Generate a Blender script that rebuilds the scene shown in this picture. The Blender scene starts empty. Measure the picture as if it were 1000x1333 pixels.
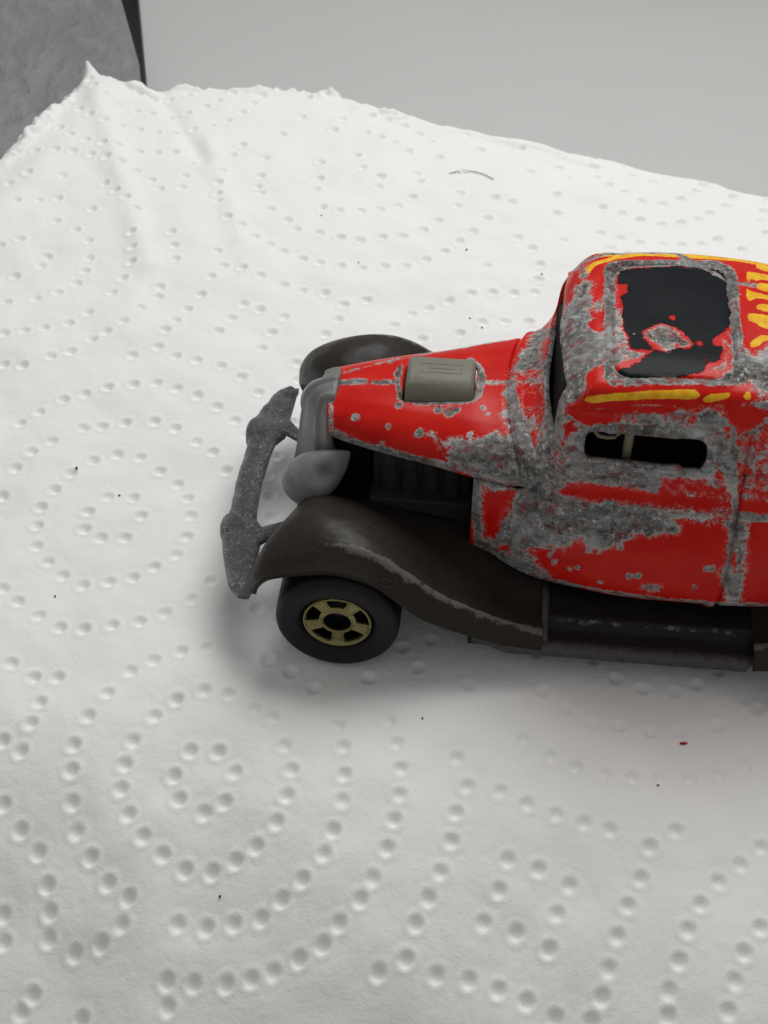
import bpy, math, random
import numpy as np
from math import radians, sin, cos, pi

random.seed(7)
sc = bpy.context.scene
C = sc.collection
# one Blender unit is one centimetre
sc.unit_settings.scale_length = 0.01

# ---------------------------------------------------------------- camera
PITCH = radians(44)
DIST = 12.4
cam_d = bpy.data.cameras.new('camera')
cam = bpy.data.objects.new('camera', cam_d)
C.objects.link(cam)
cam.location = (0, -DIST * cos(PITCH), DIST * sin(PITCH))
cam.rotation_euler = (pi / 2 - PITCH, 0, 0)
cam_d.sensor_width = 36
cam_d.sensor_fit = 'AUTO'
cam_d.lens = 1800 / 1333 * 36
cam_d.clip_start = 0.1
cam_d.clip_end = 500
cam_d.dof.use_dof = True
cam_d.dof.focus_distance = 11.3
cam_d.dof.aperture_fstop = 1.3
sc.camera = cam

# ---------------------------------------------------------------- light
w = bpy.data.worlds.new('World')
sc.world = w
w.use_nodes = True
w.node_tree.nodes['Background'].inputs[0].default_value = (1.0, 0.97, 0.95, 1)
w.node_tree.nodes['Background'].inputs[1].default_value = 0.30


def area(name, loc, target, size, size_y, energy, col):
    from mathutils import Vector
    l = bpy.data.lights.new(name, 'AREA')
    l.shape = 'RECTANGLE'
    l.size = size
    l.size_y = size_y
    l.energy = energy
    l.color = col
    o = bpy.data.objects.new(name, l)
    o.location = loc
    o.rotation_euler = (Vector(target) - Vector(loc)).to_track_quat('-Z', 'Y').to_euler()
    C.objects.link(o)
    return o


area('ceiling_lamp', (4.2, 9.0, 19.0), (0, 1, 0), 15, 11, 3150, (0.985, 1.0, 0.985))

sc.view_settings.view_transform = 'Standard'
sc.view_settings.look = 'None'
sc.view_settings.exposure = 0.0
sc.view_settings.gamma = 1.0

# ---------------------------------------------------------------- node helpers


class NT:
    def __init__(self, name):
        self.m = bpy.data.materials.new(name)
        self.m.use_nodes = True
        self.t = self.m.node_tree
        self.t.nodes.clear()
        self.out = self.n('ShaderNodeOutputMaterial')
        self.b = self.n('ShaderNodeBsdfPrincipled')
        self.t.links.new(self.b.outputs[0], self.out.inputs[0])
        self.co = self.n('ShaderNodeTexCoord').outputs['Object']

    def n(self, k, **kw):
        nd = self.t.nodes.new(k)
        for a, v in kw.items():
            setattr(nd, a, v)
        return nd

    def put(self, sock, v):
        if isinstance(v, bpy.types.NodeSocket):
            self.t.links.new(v, sock)
        elif isinstance(v, (tuple, list)) and len(v) == 3 and sock.type == 'RGBA':
            sock.default_value = (*v, 1)
        else:
            sock.default_value = v

    def set(self, **kw):
        for k, v in kw.items():
            self.put(self.b.inputs[k.replace('_', ' ')], v)

    def math(self, op, a, b=0.0, c=None, clamp=False):
        nd = self.n('ShaderNodeMath', operation=op)
        nd.use_clamp = clamp
        self.put(nd.inputs[0], a)
        self.put(nd.inputs[1], b)
        if c is not None:
            self.put(nd.inputs[2], c)
        return nd.outputs[0]

    def noise(self, scale, detail=3, rough=0.6, vec=None, dist=0.0):
        nd = self.n('ShaderNodeTexNoise')
        self.put(nd.inputs['Vector'], vec or self.co)
        nd.inputs['Scale'].default_value = scale
        nd.inputs['Detail'].default_value = detail
        nd.inputs['Roughness'].default_value = rough
        nd.inputs['Distortion'].default_value = dist
        return nd.outputs['Fac']

    def voro(self, scale, feature='F1', out='Distance', rnd=1.0):
        nd = self.n('ShaderNodeTexVoronoi', feature=feature)
        self.put(nd.inputs['Vector'], self.co)
        nd.inputs['Scale'].default_value = scale
        nd.inputs['Randomness'].default_value = rnd
        return nd.outputs[out]

    def ramp(self, fac, stops, interp='LINEAR'):
        nd = self.n('ShaderNodeValToRGB')
        nd.color_ramp.interpolation = interp
        el = nd.color_ramp.elements
        while len(el) < len(stops):
            el.new(0.5)
        for e, (p, c) in zip(el, stops):
            e.position = p
            e.color = (c, c, c, 1) if isinstance(c, (int, float)) else (*c, 1)
        self.put(nd.inputs[0], fac)
        return nd.outputs[0]

    def mix(self, fac, a, b, mode='MIX'):
        nd = self.n('ShaderNodeMix', data_type='RGBA', blend_type=mode)
        self.put(nd.inputs[0], fac)
        self.put(nd.inputs[6], a)
        self.put(nd.inputs[7], b)
        return nd.outputs[2]

    def smooth(self, v, a, b):
        nd = self.n('ShaderNodeMapRange', interpolation_type='SMOOTHSTEP')
        self.put(nd.inputs[0], v)
        nd.inputs[1].default_value = a
        nd.inputs[2].default_value = b
        return nd.outputs[0]

    def attr(self, name):
        return self.n('ShaderNodeAttribute', attribute_name=name).outputs['Fac']

    def bump(self, h, dist, strength=1.0, normal=None):
        nd = self.n('ShaderNodeBump')
        nd.inputs['Strength'].default_value = strength
        nd.inputs['Distance'].default_value = dist
        self.put(nd.inputs['Height'], h)
        if normal:
            self.put(nd.inputs['Normal'], normal)
        return nd.outputs[0]


def bare_metal(t):
    """colour and height of corroded bare zinc casting"""
    mp_ = t.n('ShaderNodeMapping')
    mp_.inputs['Scale'].default_value = (0.55, 1.0, 1.15)
    t.put(mp_.inputs[0], t.co)
    st = mp_.outputs[0]
    big = t.noise(3.2, 5, 0.62, vec=st, dist=0.4)
    mid = t.noise(10, 5, 0.68, vec=st, dist=0.6)
    fine = t.noise(21, 6, 0.88)
    c = t.ramp(big, [(0.3, (0.15, 0.136, 0.115)), (0.5, (0.29, 0.282, 0.27)), (0.7, (0.49, 0.51, 0.53))])
    c = t.mix(t.smooth(mid, 0.50, 0.70), c, (0.58, 0.59, 0.60))
    c = t.mix(t.math('MULTIPLY', t.smooth(mid, 0.46, 0.34), 0.75), c, (0.11, 0.105, 0.098))
    rough_here = t.math('ADD', 0.18, t.math('MULTIPLY', t.smooth(t.noise(1.7, 3, 0.6), 0.38, 0.52), 0.82))
    c = t.mix(t.math('MULTIPLY', t.smooth(fine, 0.55, 0.60), rough_here), c, (0.88, 0.88, 0.88))
    c = t.mix(t.math('MULTIPLY', t.smooth(fine, 0.45, 0.39), rough_here), c, (0.035, 0.033, 0.032))
    h = t.math('ADD', t.math('MULTIPLY', mid, 0.6), t.math('MULTIPLY', t.math('MULTIPLY', fine, rough_here), 0.7))
    return c, h


def mat_body():
    t = NT('worn_enamel_on_zinc')
    mc, mh = bare_metal(t)
    jit = t.math('ADD', t.math('MULTIPLY', t.math('SUBTRACT', t.noise(9, 5, 0.7), 0.5), 0.16),
                 t.math('MULTIPLY', t.math('SUBTRACT', t.noise(34, 4, 0.75), 0.5), 0.085))
    p = t.math('ADD', t.attr('paint'), jit)
    # small isolated chips
    chip = t.math('MULTIPLY', t.smooth(t.voro(5.5), 0.13, 0.03), 1.0)
    sel = t.smooth(t.noise(2.3, 1, 0.5), 0.56, 0.60)
    p = t.math('SUBTRACT', p, t.math('MULTIPLY', t.math('MULTIPLY', chip, sel), 0.16))
    pm = t.smooth(p, -0.004, 0.004)
    # the printed layers on top of the red
    j2 = t.math('ADD', t.math('MULTIPLY', t.math('SUBTRACT', t.noise(16, 4, 0.7), 0.5), 0.05),
                t.math('MULTIPLY', t.math('SUBTRACT', t.noise(60, 2, 0.6), 0.5), 0.02))
    ym = t.smooth(t.math('ADD', t.attr('yellow'), t.math('MULTIPLY', j2, 0.45)), -0.003, 0.003)
    km = t.smooth(t.math('ADD', t.math('ADD', t.attr('black'), j2), t.math('MULTIPLY', jit, 0.35)), -0.004, 0.004)
    red = t.mix(t.smooth(t.noise(5, 3, 0.5), 0.35, 0.7), (0.56, 0.009, 0.006), (0.62, 0.016, 0.009))
    # thin worn red turns pinkish or dark just beside the chips
    thin = t.smooth(p, 0.035, 0.004)
    thin = t.math('MULTIPLY', thin, t.smooth(t.noise(30, 3, 0.7), 0.44, 0.56))
    red = t.mix(t.math('MULTIPLY', thin, 0.75), red, (0.66, 0.24, 0.22))
    red = t.mix(t.math('MULTIPLY', t.smooth(p, 0.02, 0.002), 0.35), red, (0.16, 0.01, 0.01))
    yel = t.mix(t.smooth(t.noise(14, 3, 0.6), 0.35, 0.7), (0.80, 0.36, 0.02), (0.88, 0.56, 0.03))
    pc = t.mix(ym, red, yel)
    pc = t.mix(km, pc, (0.010, 0.012, 0.015))
    # bright rim of bare metal round the paint
    rim = t.math('MULTIPLY', t.smooth(p, -0.03, -0.008), t.smooth(t.noise(28, 3, 0.7), 0.40, 0.52))
    mc = t.mix(t.math('MULTIPLY', rim, 0.8), mc, (0.66, 0.60, 0.57))
    res = t.math('MULTIPLY', t.smooth(t.noise(8.5, 5, 0.7, vec=None), 0.565, 0.61), t.smooth(p, -0.16, -0.03))
    mc = t.mix(t.math('MULTIPLY', res, 0.75), mc, (0.36, 0.05, 0.045))
    t.set(Base_Color=t.mix(pm, mc, pc))
    t.set(Metallic=t.math('MULTIPLY', t.math('SUBTRACT', 1.0, pm), 0.2))
    rg = t.math('ADD', 0.42, t.math('MULTIPLY', t.noise(20, 3, 0.6), 0.25))
    t.set(Roughness=t.math('ADD', t.math('MULTIPLY', pm, 0.27), t.math('MULTIPLY', t.math('SUBTRACT', 1.0, pm), rg)))
    t.set(Specular_IOR_Level=t.mix(km, (0.14, 0.14, 0.14), (0.06, 0.06, 0.06)))
    h = t.math('MULTIPLY', t.math('SUBTRACT', 1.0, pm), mh)
    n1 = t.bump(h, 0.06, 1.0)
    h2 = t.math('ADD', t.math('MULTIPLY', pm, 1.0), t.math('MULTIPLY', km, 0.35))
    n2 = t.bump(h2, 0.016, 1.0, n1)
    n3 = t.bump(t.noise(3.5, 3, 0.5), 0.03, 0.15, n2)
    t.set(Normal=n3)
    return t.m


def mat_plastic(name, col, rough=0.42, wear=0.25, wearcol=(0.16, 0.155, 0.145), edge=None, bump=0.012):
    t = NT(name)
    n = t.noise(2.5, 4, 0.6)
    c = t.mix(n, tuple(v * 0.75 for v in col), tuple(v * 1.3 for v in col))
    sc_ = t.smooth(t.noise(22, 5, 0.75), 0.60, 0.72)
    patch = t.smooth(t.noise(1.6, 3, 0.6), 0.5, 0.66)
    c = t.mix(t.math('MULTIPLY', t.math('MULTIPLY', sc_, patch), wear), c, wearcol)
    # fine scratches running along the part
    mp_ = t.n('ShaderNodeMapping')
    mp_.inputs['Scale'].default_value = (1.2, 9.0, 12.0)
    mp_.inputs['Rotation'].default_value = (0, 0.35, 0.2)
    t.put(mp_.inputs[0], t.co)
    scr = t.math('MULTIPLY', t.smooth(t.noise(5.5, 4, 0.7, vec=mp_.outputs[0]), 0.62, 0.68), t.smooth(t.noise(3.1, 2, 0.5), 0.45, 0.6))
    dust = t.math('MULTIPLY', t.smooth(t.noise(55, 2, 0.6), 0.66, 0.72), 0.5)
    c = t.mix(t.math('MULTIPLY', t.math('MAXIMUM', scr, dust), min(1.0, 0.25 + wear * .5)), c, wearcol)
    if edge:
        e = t.math('ADD', t.attr('edge'), t.math('MULTIPLY', t.math('SUBTRACT', t.noise(9, 5, 0.75), 0.5), 2.2))
        em = t.smooth(e, 0.42, 0.75)
        em = t.math('MULTIPLY', em, t.smooth(t.attr('edge'), 0.04, 0.25))
        c = t.mix(em, c, edge)
    t.set(Base_Color=c)
    t.set(Roughness=t.math('ADD', rough - 0.08, t.math('MULTIPLY', t.noise(9, 4, 0.6), 0.2)))
    t.set(Specular_IOR_Level=0.20)
    h = t.math('ADD', t.noise(4, 2, 0.45), t.math('MULTIPLY', t.noise(40, 3, 0.6), 0.03))
    t.set(Normal=t.bump(h, bump * 3, 0.6))
    return t.m


def mat_rough_zinc():
    t = NT('pitted_zinc')
    v = t.noise(44, 4, 0.85)
    c = t.ramp(t.noise(7, 4, 0.7), [(0.3, (0.10, 0.103, 0.106)), (0.7, (0.25, 0.255, 0.258))])
    c = t.mix(t.math('MULTIPLY', t.smooth(v, 0.555, 0.61), t.smooth(t.noise(6, 4, 0.7), 0.38, 0.60)), c, (0.72, 0.74, 0.76))
    c = t.mix(t.smooth(v, 0.42, 0.33), c, (0.02, 0.02, 0.02))
    t.set(Base_Color=c, Metallic=0.3, Roughness=0.42)
    t.set(Normal=t.bump(v, 0.05, 0.9))
    return t.m


def mat_flat(name, col, rough=0.5, metal=0.0, bumpy=0.0, scale=20):
    t = NT(name)
    c = t.mix(t.noise(scale, 4, 0.65), tuple(v * 0.7 for v in col), tuple(v * 1.3 for v in col))
    t.set(Base_Color=c, Roughness=rough, Metallic=metal, Specular_IOR_Level=0.22)
    if bumpy:
        t.set(Normal=t.bump(t.noise(scale * 2, 3, 0.6), bumpy, 0.6))
    return t.m


def mat_towel():
    t = NT('white_paper')
    fib = t.noise(38, 5, 0.75, dist=0.6)
    soft = t.noise(1.3, 3, 0.5)
    c = t.mix(soft, (0.85, 0.845, 0.835), (0.90, 0.905, 0.895))
    t.set(Base_Color=c, Roughness=0.85)
    t.set(Specular_IOR_Level=0.25)
    t.set(Sheen_Weight=0.15)
    h = t.math('ADD', t.math('MULTIPLY', fib, 0.35), t.math('MULTIPLY', t.noise(9, 4, 0.6), 0.9))
    t.set(Normal=t.bump(h, 0.03, 0.45))
    return t.m


def mat_table():
    t = NT('smooth_grey_laminate')
    c = t.mix(t.noise(0.25, 2, 0.5), (0.53, 0.53, 0.525), (0.58, 0.59, 0.575))
    t.set(Base_Color=c, Roughness=0.6)
    t.set(Specular_IOR_Level=0.25)
    return t.m


def mat_leather():
    t = NT('grained_grey_vinyl')
    m = t.n('ShaderNodeMapping')
    m.inputs['Scale'].default_value = (1.0, 0.45, 1.0)
    t.put(m.inputs[0], t.co)
    v = t.noise(3.6, 3, 0.5, vec=m.outputs[0], dist=0.3)
    c = t.mix(t.smooth(v, 0.35, 0.7), (0.22, 0.225, 0.23), (0.27, 0.275, 0.28))
    t.set(Base_Color=c, Roughness=0.42)
    t.set(Normal=t.bump(v, 0.22, 0.7))
    return t.m


M = dict(
    body=mat_body(),
    fender=mat_plastic('dark_brown_grey_plastic', (0.025, 0.0205, 0.017), 0.38, 0.3, (0.12, 0.11, 0.10), (0.125, 0.116, 0.105)),
    grille=mat_plastic('pale_grey_plastic', (0.20, 0.20, 0.195), 0.33, 0.4, (0.3, 0.29, 0.28)),
    scoop=mat_plastic('olive_grey_plastic', (0.20, 0.19, 0.155), 0.42, 0.5, (0.26, 0.25, 0.22)),
    engine=mat_plastic('dark_grey_plastic', (0.030, 0.027, 0.024), 0.55, 0.1),
    board=mat_plastic('near_black_plastic', (0.016, 0.015, 0.015), 0.42, 0.5, (0.08, 0.08, 0.078), (0.15, 0.145, 0.14)),
    sill=mat_flat('scuffed_grey_edge', (0.085, 0.083, 0.08), 0.5, 0.2, 0.03, 14),
    zinc=mat_rough_zinc(),
    tyre=mat_flat('black_tyre_plastic', (0.010, 0.0085, 0.010), 0.5, 0.0, 0.004, 12),
    rim=mat_flat('gold_rim_metal', (0.27, 0.24, 0.105), 0.28, 0.8, 0.012, 16),
    hub=mat_flat('black_hub', (0.008, 0.007, 0.008), 0.5),
    inside=mat_flat('dark_interior_plastic', (0.008, 0.007, 0.006), 0.75),
    post=mat_flat('tan_interior_plastic', (0.26, 0.24, 0.15), 0.3),
    towel=mat_towel(), table=mat_table(), vinyl=mat_leather(),
    black=mat_flat('black_edge_binding', (0.006, 0.006, 0.007), 0.7),
    speck=mat_flat('dark_speck', (0.02, 0.02, 0.025), 0.7),
    redspeck=mat_flat('red_paint_flake', (0.5, 0.015, 0.02), 0.4),
)

# ---------------------------------------------------------------- mesh helpers


def mesh_obj(name, V, F, mat, parent=None, smooth=True, label=None):
    me = bpy.data.meshes.new(name)
    V = np.asarray(V, float)
    me.from_pydata(V.tolist(), [], [list(map(int, f)) for f in F])
    me.update()
    if smooth:
        me.polygons.foreach_set('use_smooth', [True] * len(me.polygons))
    me.materials.append(mat)
    o = bpy.data.objects.new(name, me)
    C.objects.link(o)
    if parent:
        o.parent = parent
    if label:
        o['label'] = label
    return o


def set_attr(o, name, vals):
    a = o.data.attributes.new(name, 'FLOAT', 'POINT')
    a.data.foreach_set('value', np.asarray(vals, np.float32))


def hermite(P, t, T):
    """P (n,...,3) at parameters T, evaluated at t, finite difference tangents"""
    n = len(T)
    Mt = np.zeros_like(P)
    for i in range(n):
        if i == 0:
            Mt[i] = (P[1] - P[0]) / (T[1] - T[0])
        elif i == n - 1:
            Mt[i] = (P[-1] - P[-2]) / (T[-1] - T[-2])
        else:
            a = (P[i] - P[i - 1]) / (T[i] - T[i - 1])
            b = (P[i + 1] - P[i]) / (T[i + 1] - T[i])
            ha, hb = T[i] - T[i - 1], T[i + 1] - T[i]
            Mt[i] = (a * hb + b * ha) / (ha + hb)
    idx = np.clip(np.searchsorted(T, t, side='right') - 1, 0, n - 2)
    h = (T[idx + 1] - T[idx])
    s = (t - T[idx]) / h
    sh = (len(t),) + (1,) * (P.ndim - 1)
    s = s.reshape(sh)
    h = h.reshape(sh)
    return ((2 * s**3 - 3 * s**2 + 1) * P[idx] + (s**3 - 2 * s**2 + s) * h * Mt[idx]
            + (-2 * s**3 + 3 * s**2) * P[idx + 1] + (s**3 - s**2) * h * Mt[idx + 1])


def surface(ctrl, du, dv):
    """dense grid through control rows x columns"""
    P = np.asarray(ctrl, float)                      # (R, Cc, 3)

    def dense(P, d):
        seg = np.linalg.norm(P[1:] - P[:-1], axis=2).mean(axis=1)
        seg = np.maximum(seg, 1e-3)
        T = np.concatenate([[0], np.cumsum(seg)])
        n = max(3, int(round(T[-1] / d)))
        t = np.linspace(0, T[-1], n + 1)
        return hermite(P, t, T)
    P = dense(P, dv)
    P = dense(P.transpose(1, 0, 2), du).transpose(1, 0, 2)
    return P


def grid_normals(G):
    du = np.gradient(G, axis=1)
    dv = np.gradient(G, axis=0)
    n = np.cross(du, dv)
    return n / np.maximum(np.linalg.norm(n, axis=2, keepdims=True), 1e-9)


def grid_faces(R, K, off=0):
    i, j = np.meshgrid(np.arange(R - 1), np.arange(K - 1), indexing='ij')
    a = (i * K + j).ravel() + off
    return np.stack([a, a + 1, a + K + 1, a + K], 1)


def shell(V, F, N, th, relax=0):
    """thick shell: outer faces F, inner copy offset by -N*th, rims on open edges"""
    V, F, N = np.asarray(V), np.asarray(F), np.asarray(N)
    used = np.unique(F)
    if relax:
        V = V.copy()
        ed = {}
        for f in F:
            for a in range(len(f)):
                p, q = int(f[a]), int(f[(a + 1) % len(f)])
                k = (p, q) if p < q else (q, p)
                ed[k] = ed.get(k, 0) + 1
        E = np.array([k for k, c in ed.items() if c == 1])
        for _ in range(relax):
            acc = np.zeros_like(V)
            cnt = np.zeros(len(V))
            np.add.at(acc, E[:, 0], V[E[:, 1]])
            np.add.at(acc, E[:, 1], V[E[:, 0]])
            np.add.at(cnt, E[:, 0], 1)
            np.add.at(cnt, E[:, 1], 1)
            b = cnt == 2
            V[b] = 0.4 * V[b] + 0.6 * acc[b] / 2
    mp = -np.ones(len(V), int)
    mp[used] = np.arange(len(used))
    V, N, F = V[used], N[used], mp[F]
    n = len(V)
    e = {}
    for f in F:
        k = len(f)
        for a in range(k):
            p, q = int(f[a]), int(f[(a + 1) % k])
            e[(p, q)] = e.get((p, q), 0) + 1
    rim = [(q, p, p + n, q + n) for (p, q) in e if (q, p) not in e]
    VV = np.concatenate([V, V - N * th])
    FF = [tuple(f) for f in F] + [tuple(x + n for x in f[::-1]) for f in F] + rim
    return VV, FF, used


def tube(path, rad, seg=12, cap=True):
    path = np.asarray(path, float)
    rad = np.broadcast_to(np.asarray(rad, float), (len(path),))
    T = np.gradient(path, axis=0)
    T /= np.linalg.norm(T, axis=1, keepdims=True)
    up = np.array([0.31, 0.2, 0.93])
    V, F = [], []
    for i, p in enumerate(path):
        a = np.cross(T[i], up)
        a /= np.linalg.norm(a)
        b = np.cross(T[i], a)
        for k in range(seg):
            th = 2 * pi * k / seg
            V.append(p + rad[i] * (a * cos(th) + b * sin(th)))
    for i in range(len(path) - 1):
        for k in range(seg):
            k2 = (k + 1) % seg
            F.append((i * seg + k, i * seg + k2, (i + 1) * seg + k2, (i + 1) * seg + k))
    if cap:
        F.append(tuple(range(seg))[::-1])
        F.append(tuple((len(path) - 1) * seg + k for k in range(seg)))
    return np.array(V), F


def join(parts):
    V, F, o = [], [], 0
    for v, f in parts:
        V.append(np.asarray(v, float))
        F += [tuple(int(x) + o for x in ff) for ff in f]
        o += len(v)
    return np.concatenate(V), F


def loft(sections, cap=True):
    """closed rings with equal counts"""
    S = np.asarray(sections, float)
    n, k = S.shape[:2]
    F = []
    for i in range(n - 1):
        for j in range(k):
            j2 = (j + 1) % k
            F.append((i * k + j, i * k + j2, (i + 1) * k + j2, (i + 1) * k + j))
    V = S.reshape(-1, 3)
    if cap:
        F.append(tuple(range(k))[::-1])
        F.append(tuple((n - 1) * k + j for j in range(k)))
    return V, F


def box(x0, x1, y0, y1, z0, z1):
    V = [(x, y, z) for x in (x0, x1) for y in (y0, y1) for z in (z0, z1)]
    F = [(0, 1, 3, 2), (4, 6, 7, 5), (0, 4, 5, 1), (2, 3, 7, 6), (0, 2, 6, 4), (1, 5, 7, 3)]
    return np.array(V, float), F


def bevel(o, w, seg=3):
    m = o.modifiers.new('bevel', 'BEVEL')
    m.width = w
    m.segments = seg
    m.limit_method = 'ANGLE'
    m.angle_limit = radians(35)
    m.use_clamp_overlap = True


def mirror(V, F):
    V = np.array(V)
    V[:, 1] *= -1
    return V, [tuple(f)[::-1] for f in F]


def poly_sd(P, poly):
    """signed distance, positive inside"""
    P = np.asarray(P, float)
    Q = np.asarray(poly, float)
    d = np.full(len(P), 1e9)
    ins = np.zeros(len(P), bool)
    for i in range(len(Q)):
        a, b = Q[i], Q[(i + 1) % len(Q)]
        ab = b - a
        t = np.clip(((P - a) @ ab) / (ab @ ab + 1e-12), 0, 1)
        d = np.minimum(d, np.linalg.norm(P - (a + t[:, None] * ab), axis=1))
        c = (a[1] > P[:, 1]) != (b[1] > P[:, 1])
        with np.errstate(divide='ignore', invalid='ignore'):
            xi = (b[0] - a[0]) * (P[:, 1] - a[1]) / (b[1] - a[1]) + a[0]
        ins ^= c & (P[:, 0] < xi)
    return np.where(ins, d, -d)


def line_d(P, pts):
    P = np.asarray(P, float)
    Q = np.asarray(pts, float)
    d = np.full(len(P), 1e9)
    for a, b in zip(Q[:-1], Q[1:]):
        ab = b - a
        t = np.clip(((P - a) @ ab) / (ab @ ab + 1e-12), 0, 1)
        d = np.minimum(d, np.linalg.norm(P - (a + t[:, None] * ab), axis=1))
    return d


def rrect_sd(x, y, x0, x1, y0, y1, r):
    cx, cy, hx, hy = (x0 + x1) / 2, (y0 + y1) / 2, (x1 - x0) / 2 - r, (y1 - y0) / 2 - r
    qx, qy = np.abs(x - cx) - hx, np.abs(y - cy) - hy
    return -(np.hypot(np.maximum(qx, 0), np.maximum(qy, 0)) + np.minimum(np.maximum(qx, qy), 0) - r)


# ================================================================ THE SETTING
TZ = -1.6
v, f = box(-60, 60, -40, 90, TZ - 2, TZ)
tb = mesh_obj('tabletop', v, f, M['table'], smooth=False)
tb['kind'] = 'structure'

# grained grey case at the back left, its black side sloping down to the table


def slab():
    root = bpy.data.objects.new('vinyl_case', None)
    C.objects.link(root)
    root.location = (-3.737, 11.282, TZ)
    root['label'] = 'grained grey vinyl case with a black edge standing at the back left beyond the towel'
    root['category'] = 'case'
    root.rotation_euler = (0, 0, radians(9.5))
    H = 0.45
    ys = np.linspace(-9, 12, 50)
    wy = 0.05 + 0.085 * np.clip(ys, 0, 9)
    prof = [(-9, 0), (-0.45, 0), (-0.25, -0.008), (-0.12, -0.03), (-0.04, -0.07), (0, -0.12)]
    G = np.array([[(x - w_, y, H + z) for x, z in prof] for y, w_ in zip(ys, wy)])
    mesh_obj('cover', G.reshape(-1, 3), grid_faces(len(ys), len(prof)), M['vinyl'], root)
    S = [[(-9, y, 0), (-9, y, H - .02), (-w_ - .2, y, H - .06), (-w_ + .004, y, H - .125), (0, y, .05), (0, y, 0)] for y, w_ in zip(ys, wy)]
    v, f = loft(S)
    mesh_obj('edge_band', v, f, M['black'], root, smooth=False)
    v, f = box(-0.05, 0.03, -9, 12, 0.001, 0.05)
    mesh_obj('base_strip', v, f, M['sill'], root, smooth=False)


slab()

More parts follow.
